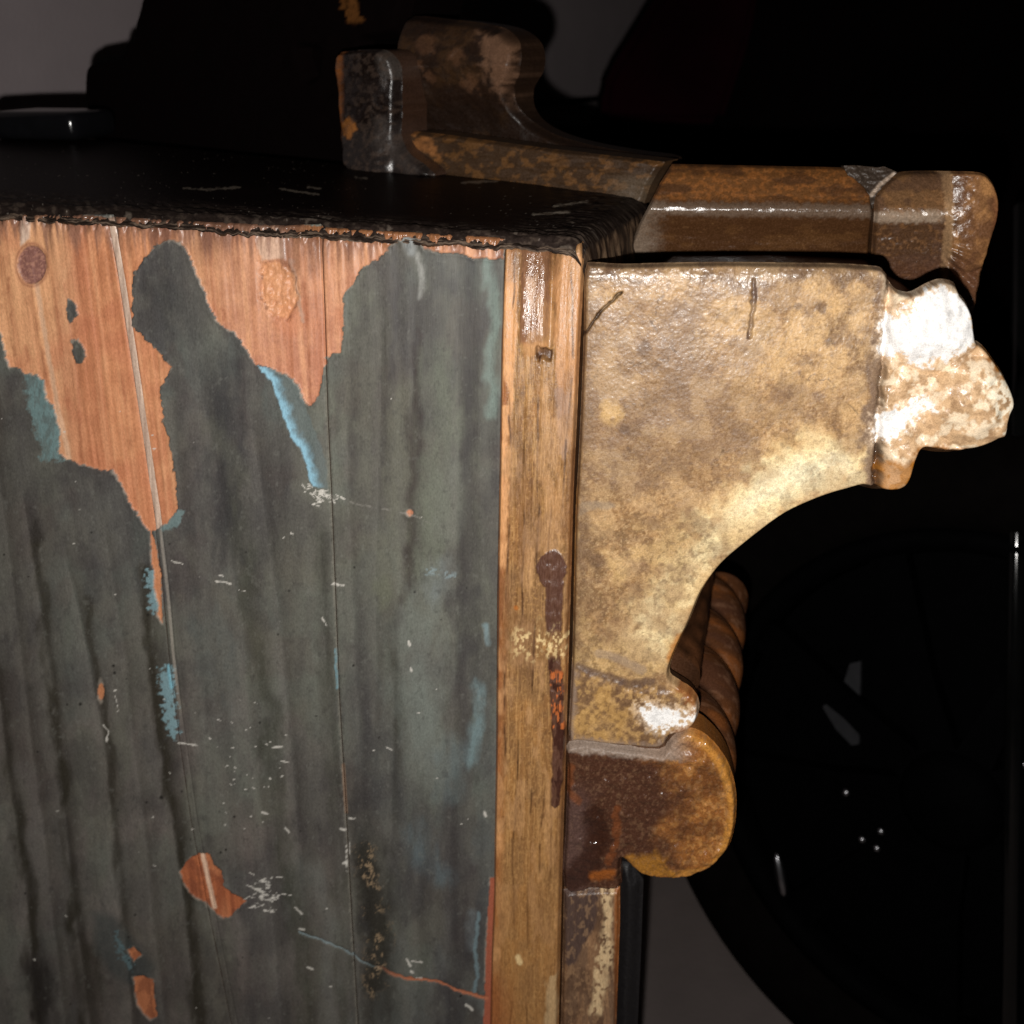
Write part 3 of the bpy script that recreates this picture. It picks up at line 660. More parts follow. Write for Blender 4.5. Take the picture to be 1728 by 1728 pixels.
WHITE3 = [(1078, 1184), (1100, 1180), (1138, 1186), (1150, 1192), (1176, 1188), (1172, 1208), (1150, 1206), (1126, 1212), (1110, 1222), (1090, 1212)]
def br_relief(x, y, sd):
    w = br_w(x, y)
    r = 0.006 - 0.0055 * (1 - sstep(0, 9, sd)) ** 2.2
    r += w * 0.0003 + (fbm(x / 90, y / 90, 72, 2) - .5) * .0014 + (fbm(x / 3.4, y / 3.4, 73, 2) - .5) * .00016
    t = tipmask(x, y)
    # the knop: three bulging lobes, leaning up to the light
    for cx, cy, rr, h in ((1570, 545, 78, .006), (1640, 675, 78, .008), (1505, 770, 55, .004)):
        q = np.clip(1 - ((x - cx) ** 2 + (y - cy) ** 2) / rr ** 2, 0, 1)
        r += t * h * np.sqrt(q + 1e-6) * q ** .25
    r += t * (fbm(x / 24, y / 24, 193, 2) - .5) * .0032
    r -= 0.0045 * np.exp(-((x - np.interp(y, [480, 600, 700, 820], [1498, 1486, 1480, 1474]) + w * 14) / 5.5) ** 2)
    # the step behind the lower block and the split at the top left
    yb = np.interp(x, [960, 1040, 1130], [1108, 1128, 1146])
    r -= 0.0005 * np.exp(-((y - yb + w * 40) / 16) ** 2)
    r += .0006 * sstep(-16, 30, y - yb + w * 40)
    d = dseg(x + w * 5, y + w * 5, [(985, 564), (1012, 528), (1036, 500), (1051, 492)])
    r -= .0022 * sstep(2.6, .4, d)
    r -= .0012 * sstep(4, 1, dseg(x + w * 8, y + w * 8, [(1270, 470), (1268, 520), (1264, 566)]))
    r -= .0014 * sstep(22, 4, y - 443) * (fbm(x / 9, y / 9, 74, 3))
    return r
def br_paint(x, y, sd):
    w = br_w(x, y)
    A = Paint(len(x), (166, 127, 84), 0.4, 1.1)
    n1 = fbm(x / 95, y / 95, 75, 5); n2 = fbm(x / 30, y / 30, 76, 4); n3 = fbm(x / 7, y / 7, 77, 4); n4 = fbm(x / 3.2, y / 3.2, 78, 3)
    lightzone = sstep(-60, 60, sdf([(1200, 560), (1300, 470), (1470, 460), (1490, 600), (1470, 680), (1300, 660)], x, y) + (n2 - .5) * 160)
    A.mix(sstep(.44, .64, n1 * .6 + n2 * .4) * .5, (186, 148, 102)); n9 = fbm(x / 5, y / 5, 188, 4); A.mix(sstep(.5, .7, n9) * .35, (206, 168, 124)); A.mix(sstep(.48, .3, n9) * .35, (104, 80, 58))
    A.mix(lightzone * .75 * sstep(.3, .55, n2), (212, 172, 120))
    A.mix(sstep(.48, .34, n1 * .6 + n2 * .4) * .5, (118, 92, 66))
    # brighter, cleaner gilding along the hollow
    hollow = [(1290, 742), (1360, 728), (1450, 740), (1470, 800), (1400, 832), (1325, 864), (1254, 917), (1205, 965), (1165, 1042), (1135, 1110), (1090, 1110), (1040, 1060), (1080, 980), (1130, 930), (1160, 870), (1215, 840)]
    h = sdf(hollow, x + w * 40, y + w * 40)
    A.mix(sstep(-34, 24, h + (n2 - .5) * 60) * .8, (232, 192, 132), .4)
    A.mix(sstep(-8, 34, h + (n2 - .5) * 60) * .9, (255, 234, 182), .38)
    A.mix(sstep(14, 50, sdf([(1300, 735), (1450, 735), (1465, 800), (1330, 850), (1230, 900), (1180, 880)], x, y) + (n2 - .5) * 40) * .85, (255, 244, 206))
    lo = sstep(860, 900, y) * sstep(1150, 1120, y)
    A.mix(lo * sstep(.4, .6, n2) * .7, (206, 170, 116)); A.mix(lo * sstep(.47, .34, n3) * .35, (126, 98, 62))
    # grime: fine, medium, named blots
    A.mix(sstep(.42, .26, n3) * .32, (112, 86, 62)); A.mix(sstep(.54, .72, n3) * .28, (204, 168, 122)); A.mix(sstep(.42, .26, n4) * .28, (104, 78, 56)); A.mix(sstep(.6, .76, n4) * .35, (232, 198, 150))
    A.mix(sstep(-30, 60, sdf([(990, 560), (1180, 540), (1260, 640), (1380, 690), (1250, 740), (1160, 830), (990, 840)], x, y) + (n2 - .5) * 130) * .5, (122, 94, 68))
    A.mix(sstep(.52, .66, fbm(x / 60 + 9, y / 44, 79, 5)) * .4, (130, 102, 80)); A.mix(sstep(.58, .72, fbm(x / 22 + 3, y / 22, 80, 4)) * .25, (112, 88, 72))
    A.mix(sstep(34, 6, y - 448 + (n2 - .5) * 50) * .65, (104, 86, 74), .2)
    for cx, cy, rr in ((1347, 515, 9), (1382, 516, 11), (1056, 720, 11), (1062, 752, 4), (1470, 590, 18), (1396, 573, 9), (1010, 940, 16), (1088, 584, 16), (1030, 450, 14), (1160, 450, 14)):
        A.mix(sstep(1.15, .5, np.hypot(x - cx + w * 12, y - cy + w * 12) / rr) * .6, (92, 68, 52))
    A.mix(sstep(5.5, 2, dseg(x + w * 10, y + w * 6, [(1272, 462), (1270, 500), (1265, 548), (1262, 566)])) * .8, (92, 76, 72), .25)
    A.mix(sstep(4, 1, dseg(x + w * 5, y + w * 5, [(985, 564), (1012, 528), (1036, 500), (1051, 492)])) * .9, (40, 26, 18))
    A.mix(sstep(10, 3, dseg(x + w * 16, y + w * 10, [(975, 856), (990, 848), (1030, 846)])) * .7, (138, 122, 106))
    A.mix(sstep(26, 10, np.hypot(x - 1034 + w * 30, (y - 692 + w * 30))) * .6, (220, 178, 112))
    for hl in ([(1000, 640), (1060, 610), (1130, 600)], [(1090, 700), (1150, 650), (1210, 640), (1250, 600)], [(1010, 900), (1050, 930), (1060, 960)], [(1110, 470), (1100, 540), (1140, 590)], [(1330, 620), (1400, 640), (1440, 690)], [(1180, 800), (1230, 760), (1300, 740)], [(990, 1020), (1040, 1030), (1090, 1010)]):
        A.mix(sstep(2.2, .5, dseg(x + w * 40, y + w * 40, hl)) * sstep(.42, .6, n2) * .6, (70, 50, 36))
    gr = fbm(x / 38 + 2, y / 38, 185, 5); A.mix(sstep(.52, .66, gr) * .26 * sstep(.4, .6, n1), (98, 74, 56)); A.mix(sstep(.48, .36, gr) * .22, (222, 186, 138))
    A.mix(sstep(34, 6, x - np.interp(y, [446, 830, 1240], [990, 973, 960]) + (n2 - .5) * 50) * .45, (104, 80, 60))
    # grey crust along the groove, and the knop
    t = tipmask(x, y)
    gx = np.interp(y, [440, 520, 640, 740, 820], [1492, 1490, 1474, 1462, 1478])
    A.mix(sstep(24, 8, np.abs(x - gx + w * 40)) * .75, (118, 98, 86), .22)
    A.mix(sstep(11, 4, np.abs(x - np.interp(y, [480, 600, 700, 820], [1500, 1492, 1486, 1476]) + w * 16)) * sstep(585, 610, y) * .9, (58, 42, 34), .1)
    A.mix(t * .8, (226, 188, 146), .3); A.mix(t * sstep(.47, .33, n2) * .5, (150, 116, 84)); A.mix(t * sstep(.46, .32, n3) * .4, (136, 102, 72)); A.mix(t * sstep(.5, .64, fbm(x / 16, y / 16, 170, 4)) * .7, (255, 236, 206), .25); A.mix(t * sstep(22, 8, y - 478 + (n2 - .5) * 30) * .7, (110, 92, 80), .25)
    A.mix(t * sstep(14, 3, sd + (n3 - .5) * 22) * .8 * np.maximum(sstep(570, 585, y) * sstep(640, 620, y), sstep(740, 752, y)), (178, 110, 34), .12)
    A.mix(sstep(-10, 8, sdf([(1480, 770), (1535, 772), (1532, 815), (1480, 822)], x, y) + w * 34) * .7, (176, 112, 36), .12)
    A.mix(sstep(1455, 1400, x) * sstep(7, 2, sd + (n3 - .5) * 8) * sstep(800, 840, y) * sstep(1100, 900, y) * .5, (190, 130, 60))
    # lower block: yellow-brown, grey crust at the rim
    yb = np.interp(x, [960, 1040, 1130], [1108, 1128, 1146])
    b = sstep(-4, 10, y - yb + w * 16)
    A.mix(b * .7, (156, 120, 76), .42); A.mix(b * sstep(.5, .64, n2) * .6, (184, 142, 82)); A.mix(b * sstep(.48, .36, n2) * .65, (106, 78, 58)); A.mix(b * sstep(.55, .65, n3) * .5, (206, 164, 104)); A.mix(b * sstep(.45, .35, n3) * .5, (92, 66, 48))
    A.mix(b * sstep(16, 5, sd + (n3 - .5) * 14) * .8 * np.maximum(sstep(1110, 1080, x), sstep(1225, 1238, y)), (150, 128, 112), .2)
    A.mix(b * sstep(22, 8, sd + (n3 - .5) * 20) * sstep(1120, 1150, x) * .7, (150, 88, 44), .2)
    A.mix(sstep(11, 4, dseg(x + w * 14, y + w * 12, [(1010, 1092), (1040, 1100), (1085, 1120)])) * .6, (158, 136, 116))
    A.mix(sstep(10, 3, dseg(x + w * 14, y + w * 12, [(978, 1116), (1020, 1130), (1060, 1142), (1100, 1140)])) * .75, (86, 66, 58))
    A.mix(sstep(16, 6, dseg(x + w * 10, y + w * 10, [(1136, 1100), (1150, 1070)])) * .7, (190, 120, 50), .14)
    # ragged white patches over the gilding
    for gp in (WHITE1, WHITE2, WHITE3):
        g = sdf(gp, x + (n3 - .5) * 30 + (n2 - .5) * 18, y + (n3 - .5) * 30) + (n4 - .5) * 14
        A.mix(sstep(-16, 2, g) * .6, (250, 222, 190), .2)
        A.c = A.c * (1 - sstep(-2.5, 3, g)[:, None]) + (np.array([.92, .9, .88])[None, :] * (1 - .16 * sstep(.56, .7, n3) - .08 * sstep(.5, .66, n2))[:, None]) * sstep(-2.5, 3, g)[:, None]
    e = np.maximum(sstep(-6, 10, sdf([(1640, 620), (1700, 640), (1704, 690), (1690, 732), (1664, 700)], x, y) + (n3 - .5) * 40) * sstep(.44, .56, n3), 0)
    A.mix(e * .85, (255, 244, 220), .2)
    return A
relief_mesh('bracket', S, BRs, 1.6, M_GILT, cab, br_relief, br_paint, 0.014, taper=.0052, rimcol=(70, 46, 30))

# --- scroll block below
SC = [(960, 1253), (1040, 1258), (1112, 1266), (1132, 1246), (1157, 1230), (1182, 1236), (1202, 1252), (1219, 1272), (1231, 1294), (1240, 1323), (1243, 1350), (1242, 1378), (1238, 1405), (1228, 1433),
      (1202, 1462), (1170, 1477), (1133, 1483), (1095, 1480), (1072, 1468), (1056, 1453), (1049, 1448), (1047, 1470), (1046, 1498), (1000, 1500), (952, 1500), (954, 1400), (958, 1300)]
def sc_relief(x, y, sd):
    w = (fbm(x / 14, y / 14, 81, 4) - .5)
    r = 0.0025 - 0.004 * (1 - sstep(0, 10, sd)) ** 2.2 + w * .0026 + (fbm(x / 4, y / 4, 82, 2) - .5) * .0006
    rr = np.hypot(x - 1148, y - 1365)
    r += .0012 * np.exp(-((rr - 92) / 10) ** 2) * sstep(1080, 1130, x)
    r -= .0015 * sstep(26, 4, np.hypot(x - 1000, y - 1400))
    return r
def sc_paint(x, y, sd):
    w = (fbm(x / 14, y / 14, 81, 4) - .5)
    A = Paint(len(x), (76, 48, 35), 0.24, 1.05)
    n2 = fbm(x / 34, y / 34, 83, 4); n3 = fbm(x / 7, y / 7, 84, 4); n4 = fbm(x / 3, y / 3, 85, 3)
    rt = sstep(1090, 1180, x + (n2 - .5) * 120)
    A.mix(rt * .75, (156, 100, 50)); A.mix(rt * sstep(.48, .64, n3) * .6, (190, 136, 76)); A.mix(rt * sstep(.5, .38, n2) * .6, (84, 50, 30))
    A.mix(sstep(24, 3, sd + (n3 - .5) * 26) * sstep(1060, 1110, x) * .65, (176, 112, 48), .18); A.mix(sstep(9, 3, np.abs(sd - 10) + (n2 - .5) * 16) * sstep(1120, 1160, x) * .5, (214, 152, 70), .15)
    A.mix(sstep(-10, 6, sdf([(1060, 1440), (1110, 1438), (1140, 1470), (1090, 1480)], x, y) + w * 30) * .8, (164, 112, 44), .2)
    A.mix(sstep(.6, .76, n4) * .4, (130, 98, 74)); A.mix(sstep(.62, .76, n3) * .35, (130, 98, 72))
    A.mix(sstep(1020, 980, x + (n2 - .5) * 40) * sstep(1300, 1360, y) * .5, (98, 78, 74), .3)
    A.mix(sstep(14, 6, y - np.interp(x, [958, 1110], [1254, 1268]) + (n3 - .5) * 12) * sstep(1180, 1130, x) * .85, (150, 132, 118), .6)
    A.mix(sstep(28, 12, dseg(x + w * 20, y + w * 20, [(1000, 1370), (1010, 1410), (1000, 1440), (968, 1480)])) * .75, (50, 28, 20), .12)
    A.mix(sstep(9, 3, dseg(x + w * 14, y + w * 14, [(1042, 1360), (1040, 1420), (1028, 1450)])) * .6, (120, 66, 34), .16)
    A.mix(sstep(10, 3, dseg(x + w * 10, y + w * 14, [(965, 1290), (958, 1330), (975, 1345)])) * .6, (128, 74, 42), .2)
    A.mix(sstep(12, 3, dseg(x + w * 14, y + w * 14, [(1000, 1472), (1036, 1470)])) * .8, (150, 84, 34), .15)
    return A
relief_mesh('scroll_block', S.shifted(.002), catmull(SC, 3), 1.6, M_DARK, cab, sc_relief, sc_paint, 0.018, rimcol=(120, 74, 38))

# --- pilaster strip under the scroll, and the dark strip beside it
PI_ = [(951, 1504), (1000, 1502), (1046, 1500), (1046, 1560), (1043, 1640), (1038, 1772), (1022, 2150), (934, 2150), (945, 1772), (949, 1600)]
def pi_relief(x, y, sd):
    return .0012 - .003 * (1 - sstep(0, 8, sd)) ** 2 + (fbm(x / 5, y / 90, 91, 4) - .5) * .0016
def pi_paint(x, y, sd):
    A = Paint(len(x), (120, 92, 70), 0.34, 1.05)
    g = fbm(x / 5, y / 70, 92, 4); n = fbm(x / 22, y / 40, 93, 4); n3 = fbm(x / 5, y / 7, 94, 3)
    A.mix(sstep(.45, .65, g) * .6, (150, 112, 80)); A.mix(sstep(.47, .33, n) * .5, (72, 50, 38))
    A.mix(sstep(16, 5, dseg(x + (n - .5) * 26, y, [(1022, 1480), (1026, 1540), (1016, 1620), (1008, 1700)])) * .9 * sstep(.3, .5, n3), (222, 192, 148), .28)
    d = sdf([(950, 1500), (1010, 1500), (1000, 1560), (975, 1620), (952, 1625)], x + (n - .5) * 20, y + (n - .5) * 20)
    A.mix(sstep(-3, 4, d) * .85, (76, 60, 56), .4)
    A.mix(sstep(1034, 1041, x) * .8, (160, 92, 42), .3); A.mix(sstep(.6, .7, n3) * .3, (190, 150, 110))
    return A
relief_mesh('pilaster', S.shifted(.001), PI_, 1.7, M_STILE, cab, pi_relief, pi_paint, 0.03)
DS = [(1044, 1452), (1064, 1455), (1086, 1484), (1082, 1600), (1074, 1772), (1050, 2150), (1008, 2150), (1030, 1772), (1038, 1600)]
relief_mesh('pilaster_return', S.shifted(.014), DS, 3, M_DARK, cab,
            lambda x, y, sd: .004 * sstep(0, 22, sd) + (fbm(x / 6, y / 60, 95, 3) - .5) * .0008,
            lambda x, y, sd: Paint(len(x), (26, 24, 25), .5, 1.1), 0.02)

# --- the cornice behind the bracket, running along the cabinet's front (into the depth)
def extrude_profile(name, prof, plane, start, length, mat, steps=12, tint=(60, 40, 26), gain=1.2, wob=.0012, rough=.35):
    p = plane.at(prof[:, 0], prof[:, 1]); n = len(p)
    V = []; T = []
    for i in range(steps + 1):
        q = p + DIN * (start + length * i / steps)
        w = (fbm(prof[:, 0] / 14, np.full(n, i * 1.7), 97, 3) - .5) * wob
        V.append(q + A_SIDE * w[:, None])
    Fc = []
    for i in range(steps):
        for j in range(n):
            a = i * n + j; b = i * n + (j + 1) % n
            Fc.append((a, b, b + n, a + n))
    Fc.append(tuple(range(n - 1, -1, -1))); Fc.append(tuple(steps * n + j for j in range(n)))
    V = np.concatenate(V)
    A = Paint(len(V), tint, rough, gain)
    nn = fbm(V[:, 1] * 160, V[:, 2] * 160, 98, 4)
    A.mix(sstep(.5, .66, nn) * .6, tuple(min(255, c * 1.7) for c in tint)); A.mix(sstep(.46, .34, nn) * .6, tuple(c * .6 for c in tint))
    return link_mesh(name, V, Fc, mat, cab, True, A.rgba())
cov = catmull([(1470, 826), (1427, 828), (1400, 836), (1364, 850), (1325, 868), (1289, 893), (1254, 921), (1225, 946), (1203, 968), (1180, 1000), (1161, 1044), (1144, 1078), (1128, 1112), (1126, 1134),
               (1142, 1150), (1158, 1162), (1172, 1178), (1172, 1200), (1150, 1222), (1120, 1236), (1060, 1240), (1000, 1238)], 3, closed=False)
cov = np.concatenate([cov, np.array([(1000, 560), (1100, 500), (1300, 500), (1480, 510), (1560, 560), (1660, 640), (1670, 700), (1540, 740), (1500, 800)])])
extrude_profile('front_cornice', cov, S, .022, .19, M_DARK, 24, (74, 46, 28))

# --- rope-turned roll running into the depth under the cornice
def rope():
    c0 = S.one(1146, 1358); R = np.linalg.norm(S.one(1146 + 88, 1358) - c0)
    z = np.array([0, 0, 1.0]); nt_, na = 150, 96; L = .20
    V = []; C = []
    for i in range(nt_ + 1):
        t = i / nt_; d = .012 + L * t
        for j in range(na):
            th = 2 * math.pi * j / na
            ph = th - d * math.pi / .044 + .9
            lobe = abs(math.sin(ph))
            r = R * (.70 + .335 * lobe ** .7)
            V.append(c0 + DIN * d + A_SIDE * (math.cos(th) * r) + z * (math.sin(th) * r)); C.append(lobe)
    Fc = [(i * na + j, i * na + (j + 1) % na, (i + 1) * na + (j + 1) % na, (i + 1) * na + j) for i in range(nt_) for j in range(na)]
    Fc.append(tuple(range(na - 1, -1, -1))); Fc.append(tuple(nt_ * na + j for j in range(na)))
    V = np.array(V); C = np.array(C)
    A = Paint(len(V), (92, 57, 35), .24, 1.1)
    n = fbm(V[:, 1] * 90, V[:, 2] * 90 + V[:, 0] * 60, 101, 4); n3 = fbm(V[:, 1] * 500, V[:, 2] * 500, 102, 3)
    A.mix(sstep(.54, .68, n) * .6, (150, 88, 44)); A.mix(sstep(.47, .36, n) * .55, (80, 52, 40)); A.mix(sstep(.58, .7, n3) * .35, (150, 110, 84))
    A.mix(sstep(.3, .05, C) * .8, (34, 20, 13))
    return link_mesh('rope_moulding', V, Fc, M_DARK, cab, True, A.rgba())
rope()

# --- top board
ptop = [S.one(-340, 322.5), S.one(984, 399)]
tn = np.cross(ptop[1] - ptop[0], DIN); tn /= np.linalg.norm(tn)
if tn[2] < 0: tn = -tn
TOP = Plane(ptop[0], tn)
BRc = TOP.one(1098, 330); BLc = TOP.one(-340, 186)
def top_board():
    nu, nv = 780, 110
    FL, FR = ptop
    us = np.linspace(0, 1, nu); vs = np.linspace(0, 1, nv) ** 1.7
    U, Vv = np.meshgrid(us, vs); U = U.ravel(); Vv = Vv.ravel()
    P = (FL * (1 - U)[:, None] + FR * U[:, None]) * (1 - Vv)[:, None] + (BLc * (1 - U)[:, None] + BRc * U[:, None]) * Vv[:, None]
    wid = np.linalg.norm(FR - FL); dep = np.linalg.norm(BRc - FR)
    X = U * wid * 1000; Y = Vv * dep * 1000      # millimetres
    rough = sstep(22, 2, Y + (fbm(X / 12, Y / 30, 111, 3) - .5) * 16) * .9 + sstep(wid * 1000 - 42, wid * 1000 - 6, X) * .8
    rough = np.clip(rough, 0, 1)
    h = (fbm(X / 16, Y / 3.0, 112, 4) - .75) * .0022 * rough + (fbm(X / 2.2, Y / 1.6, 113, 3) - .7) * .0014 * rough
    h += (fbm(X / 5, Y / 5, 114, 3) - .5) * .00006
    rnd = np.clip(1 - Y / 5, 0, 1); h -= .004 * rnd ** 2
    rndr = np.clip(1 - (wid * 1000 - X) / 6, 0, 1); h -= .005 * rndr ** 2
    P = P + tn[None, :] * h[:, None]
    A = Paint(len(P), (20, 13, 12), .4, .9)
    n = fbm(X / 20, Y / 8, 115, 4); n3 = fbm(X / 3, Y / 1.5, 116, 3)
    A.mix(sstep(.5, .66, n) * .5, (26, 18, 16)); A.mix(rough * .7, (46, 38, 34), .5)
    A.mix(rough * sstep(.54, .7, n3) * .4, (88, 76, 66), .36); A.mix(rough * sstep(.46, .36, n3) * .6, (26, 20, 17))
    sc = sstep(.73, .78, fbm(X / 4.5, Y / 2.2, 117, 2)) * sstep(.45, .6, fbm(X / 30, Y / 30, 119, 2))
    A.mix(sc * .35 * rough, (130, 118, 106)); A.mix(sstep(.93, .97, vnoise(X / 1.0, Y / 1.4, 118)) * sstep(.5,.7,fbm(X / 22, Y / 22, 129, 2)) * .6, (130, 120, 112))
    q_ = P - CAM; zc = q_ @ FWD; pu = 864 + F * (q_ @ RIGHT) / zc; pv = 864 - F * (q_ @ UP) / zc
    wv = (fbm(pu / 5, pv / 2, 190, 3) - .5)
    for st_ in ([(472, 318), (505, 324), (538, 328)], [(520, 315), (540, 319)], [(310, 318), (350, 320), (405, 316)], [(372, 250), (380, 253)], [(780, 308), (840, 306)], [(600, 300), (618, 301)], [(935, 348), (990, 340)], [(900, 362), (960, 358)]):
        A.mix(sstep(2.6, .3, dseg(pu, pv, st_) + wv * 5) * .75, (150, 138, 124), .3)  # short pale scratches painted in as soft glints
    A.mix(sstep(.94, .97, vnoise(pu / 2.4, pv / 1.6, 191)) * sstep(.5, .62, fbm(pu / 70, pv / 20, 192, 3)) * .8, (150, 140, 130), .3)
    rg = A.rgba()
    faces = [(j * nu + i, j * nu + i + 1, (j + 1) * nu + i + 1, (j + 1) * nu + i) for j in range(nv - 1) for i in range(nu - 1)]
    # crusted front lip going down over the top of the boards, and the right-hand edge
    V = P; n0 = len(V); base = P[:nu]
    rows = 10; addV = []; addC = []
    for k in range(1, rows + 1):
        t = k / rows
        drop = (.0018 + .0018 * fbm(us * wid * 1000 / 4, np.zeros(nu), 121, 4)) * t
        outw = .0014 * math.sin(t * math.pi * .7) + (fbm(us * wid * 1000 / 7, np.full(nu, t * 7.0), 122, 4) - .5) * .0014 + (fbm(us * wid * 1000 / 1.5, np.full(nu, t * 6.0), 127, 2) - .5) * .0007
        addV.append(base - np.array([0, 0, 1.0])[None, :] * drop[:, None] + N_SIDE[None, :] * outw[:, None])
        B = Paint(nu, (44, 35, 30), .42, .9)
        q = fbm(us * wid * 1000 / 5, np.full(nu, t * 6.0), 123, 4)
        B.mix(sstep(.52, .66, q) * .8, (96, 82, 70), .34); B.mix(sstep(.48, .36, q) * .8, (22, 17, 14))
        B.mix(np.full(nu, sstep(.6, 1, t)) * sstep(.5, .64, fbm(us * wid * 1000 / 5, np.full(nu, 3.0), 124, 2)) * .35, (96, 66, 44), .3)
        addC.append(B.rgba())
    V = np.concatenate([V] + addV); rg = np.concatenate([rg] + addC)
    prev = np.arange(nu)
    for k in range(rows):
        cur = n0 + k * nu + np.arange(nu)
        faces += [(cur[i], cur[i + 1], prev[i + 1], prev[i]) for i in range(nu - 1)]
        prev = cur
    # right edge face
    eidx = [j * nu + nu - 1 for j in range(nv)]
    m0 = len(V); er = 9; E0 = P[eidx]; ev = []; ec = []
    for k in range(1, er + 1):
        t = k / er
        yy = vs * dep * 1000
        outw = .0025 * math.sin(t * math.pi * .5) + (fbm(yy / 5, np.full(nv, t * 5.0), 125, 3) - .5) * .002
        ev.append(E0 - np.array([0, 0, 1.0]) * (.022 * t) + A_SIDE[None, :] * outw[:, None])
        B = Paint(nv, (84, 66, 52), .4, .9)
        q = fbm(yy / 3, np.full(nv, t * 2.0), 126, 3)
        B.mix(sstep(.5, .66, q), (116, 94, 74)); B.mix(sstep(.48, .36, q), (44, 34, 28))
        ec.append(B.rgba())
    V = np.concatenate([V] + ev); rg = np.concatenate([rg] + ec)
    prev = np.array(eidx)
    for k in range(er):
        cur = m0 + k * nv + np.arange(nv)
        faces += [(prev[i], cur[i], cur[i + 1], prev[i + 1]) for i in range(nv - 1)]
        prev = cur
    link_mesh('top_board', V, faces, M_TOP, cab, True, rg)
top_board()

# --- carcass: the rest of the box, down to the floor
def carcass():
    tl = S.one(-300, 344) ; tr = S.one(975, 425); bl = np.array([*S.one(-70, 1768)[:2], 0]);
    def z0(p, z): return np.array([p[0], p[1], z])
    zt = min(tl[2], tr[2]) - .016; zb = S.one(400, 1766)[2]
    bm = bmesh.new()
    TU = np.array([0, 0, 1.0]) - N_SIDE[2] * N_SIDE
    def on(p, z): return p + TU * ((z - p[2]) / TU[2])
    def box(a, b, back, zlo, zhi, d0):
        A = a + DIN * d0; B = b + DIN * d0; K = DIN * back
        q = [on(A, zlo), on(B, zlo), on(B, zlo) + K, on(A, zlo) + K, on(A, zhi), on(B, zhi), on(B, zhi) + K, on(A, zhi) + K]
        vs = [bm.verts.new(Vector(p - ROOT)) for p in q]
        for f in ((0, 1, 5, 4), (1, 2, 6, 5), (2, 3, 7, 6), (3, 0, 4, 7), (4, 5, 6, 7), (3, 2, 1, 0)): bm.faces.new([vs[i] for i in f])
    pl = S.one(-290, 1000); pr = S.one(960, 1500)
    box(pl, pr, .18, 0.0, zt, .0205)
    me = bpy.data.meshes.new('carcass'); bm.to_mesh(me); bm.free()
    me.materials.append(M_BLACKWOOD)
    ob = bpy.data.objects.new('carcass', me); col.objects.link(ob); ob.parent = cab
M_BLACKWOOD = plain_mat('black_wood', (.012, .009, .008), .5, .3, nscale=80, vary=.3, bump=.0004)
carcass()

# --- cornice rail behind the bracket
R_ = S.shifted(.084)
RA = [(1134, 277), (1230, 279), (1330, 281), (1438, 283), (1452, 300), (1466, 316), (1473, 330), (1472, 440), (1474, 520), (1050, 520), (1058, 430), (1070, 400), (1080, 375), (1096, 345), (1112, 312)]
def ra_relief(x, y, sd):
    w = (fbm(x / 30, y / 8, 131, 4) - .5)
    yy = y - (x - 1300) * .012
    r = np.interp(yy, [270, 282, 300, 325, 342, 350, 356, 362, 372, 400, 520], [-.020, -.014, -.0088, -.0042, -.0014, 0, .0002, -.0002, -.0014, -.0054, -.016])
    r = r + w * .0005 + (fbm(x / 9, y / 6, 132, 3) - .5) * .00028 - .003 * (1 - sstep(0, 6, sd)) ** 2
    return r
def ra_paint(x, y, sd):
    A = Paint(len(x), (56, 35, 19), .22, .66)
    n = fbm(x / 40, y / 16, 133, 4); n3 = fbm(x / 7, y / 5, 134, 4); yy = y - (x - 1300) * .012
    up = sstep(346, 330, yy)
    A.mix(up * .85, (88, 56, 28), .45); A.mix(up * sstep(.48, .62, n3) * .6, (118, 72, 34)); A.mix(up * sstep(.48, .36, n) * .7, (54, 34, 20))
    A.mix(sstep(16, 6, np.abs(yy - 354) + (n3 - .5) * 12) * .6, (92, 78, 66), .2)
    A.mix((1 - up) * sstep(370, 390, yy) * sstep(.5, .66, n) * .4, (78, 52, 28)); A.mix(sstep(1130, 1080, x + (n3 - .5) * 30) * (1 - up) * .6, (104, 92, 80))
    A.mix(sstep(.72, .84, n3) * .2, (120, 88, 56))
    return A
relief_mesh('cornice_rail', R_, RA, 1.9, M_DARK, cab, ra_relief, ra_paint, .03)
RB = [(1478, 340), (1484, 328), (1500, 311), (1522, 296), (1540, 290), (1600, 289), (1655, 291), (1674, 303), (1685, 322), (1690, 345), (1686, 375), (1676, 405), (1668, 440), (1658, 490), (1650, 540), (1636, 640), (1478, 640), (1477, 440)]
def rb_relief(x, y, sd):
    w = (fbm(x / 14, y / 10, 135, 4) - .5)
    r = np.interp(y, [285, 300, 325, 350, 365, 375, 400, 540], [-.016, -.010, -.0045, -.0002, .0004, -.0008, -.004, -.016])
    q = np.clip(1 - ((x - 1638) / 58) ** 2 - ((y - 350) / 110) ** 2, 0, 1)
    r = r * sstep(1606, 1590, x) + sstep(1590, 1606, x) * (.007 * np.sqrt(q + 1e-6) - .004)
    r = r + w * .0010 + (fbm(x / 5, y / 4, 136, 3) - .5) * .0003 - .004 * (1 - sstep(0, 8, sd)) ** 2
    r += (x > 1600) * .0007 * np.sin(np.arctan2(y - 400, x - 1560) * 30) * sstep(400, 440, y)
    return r
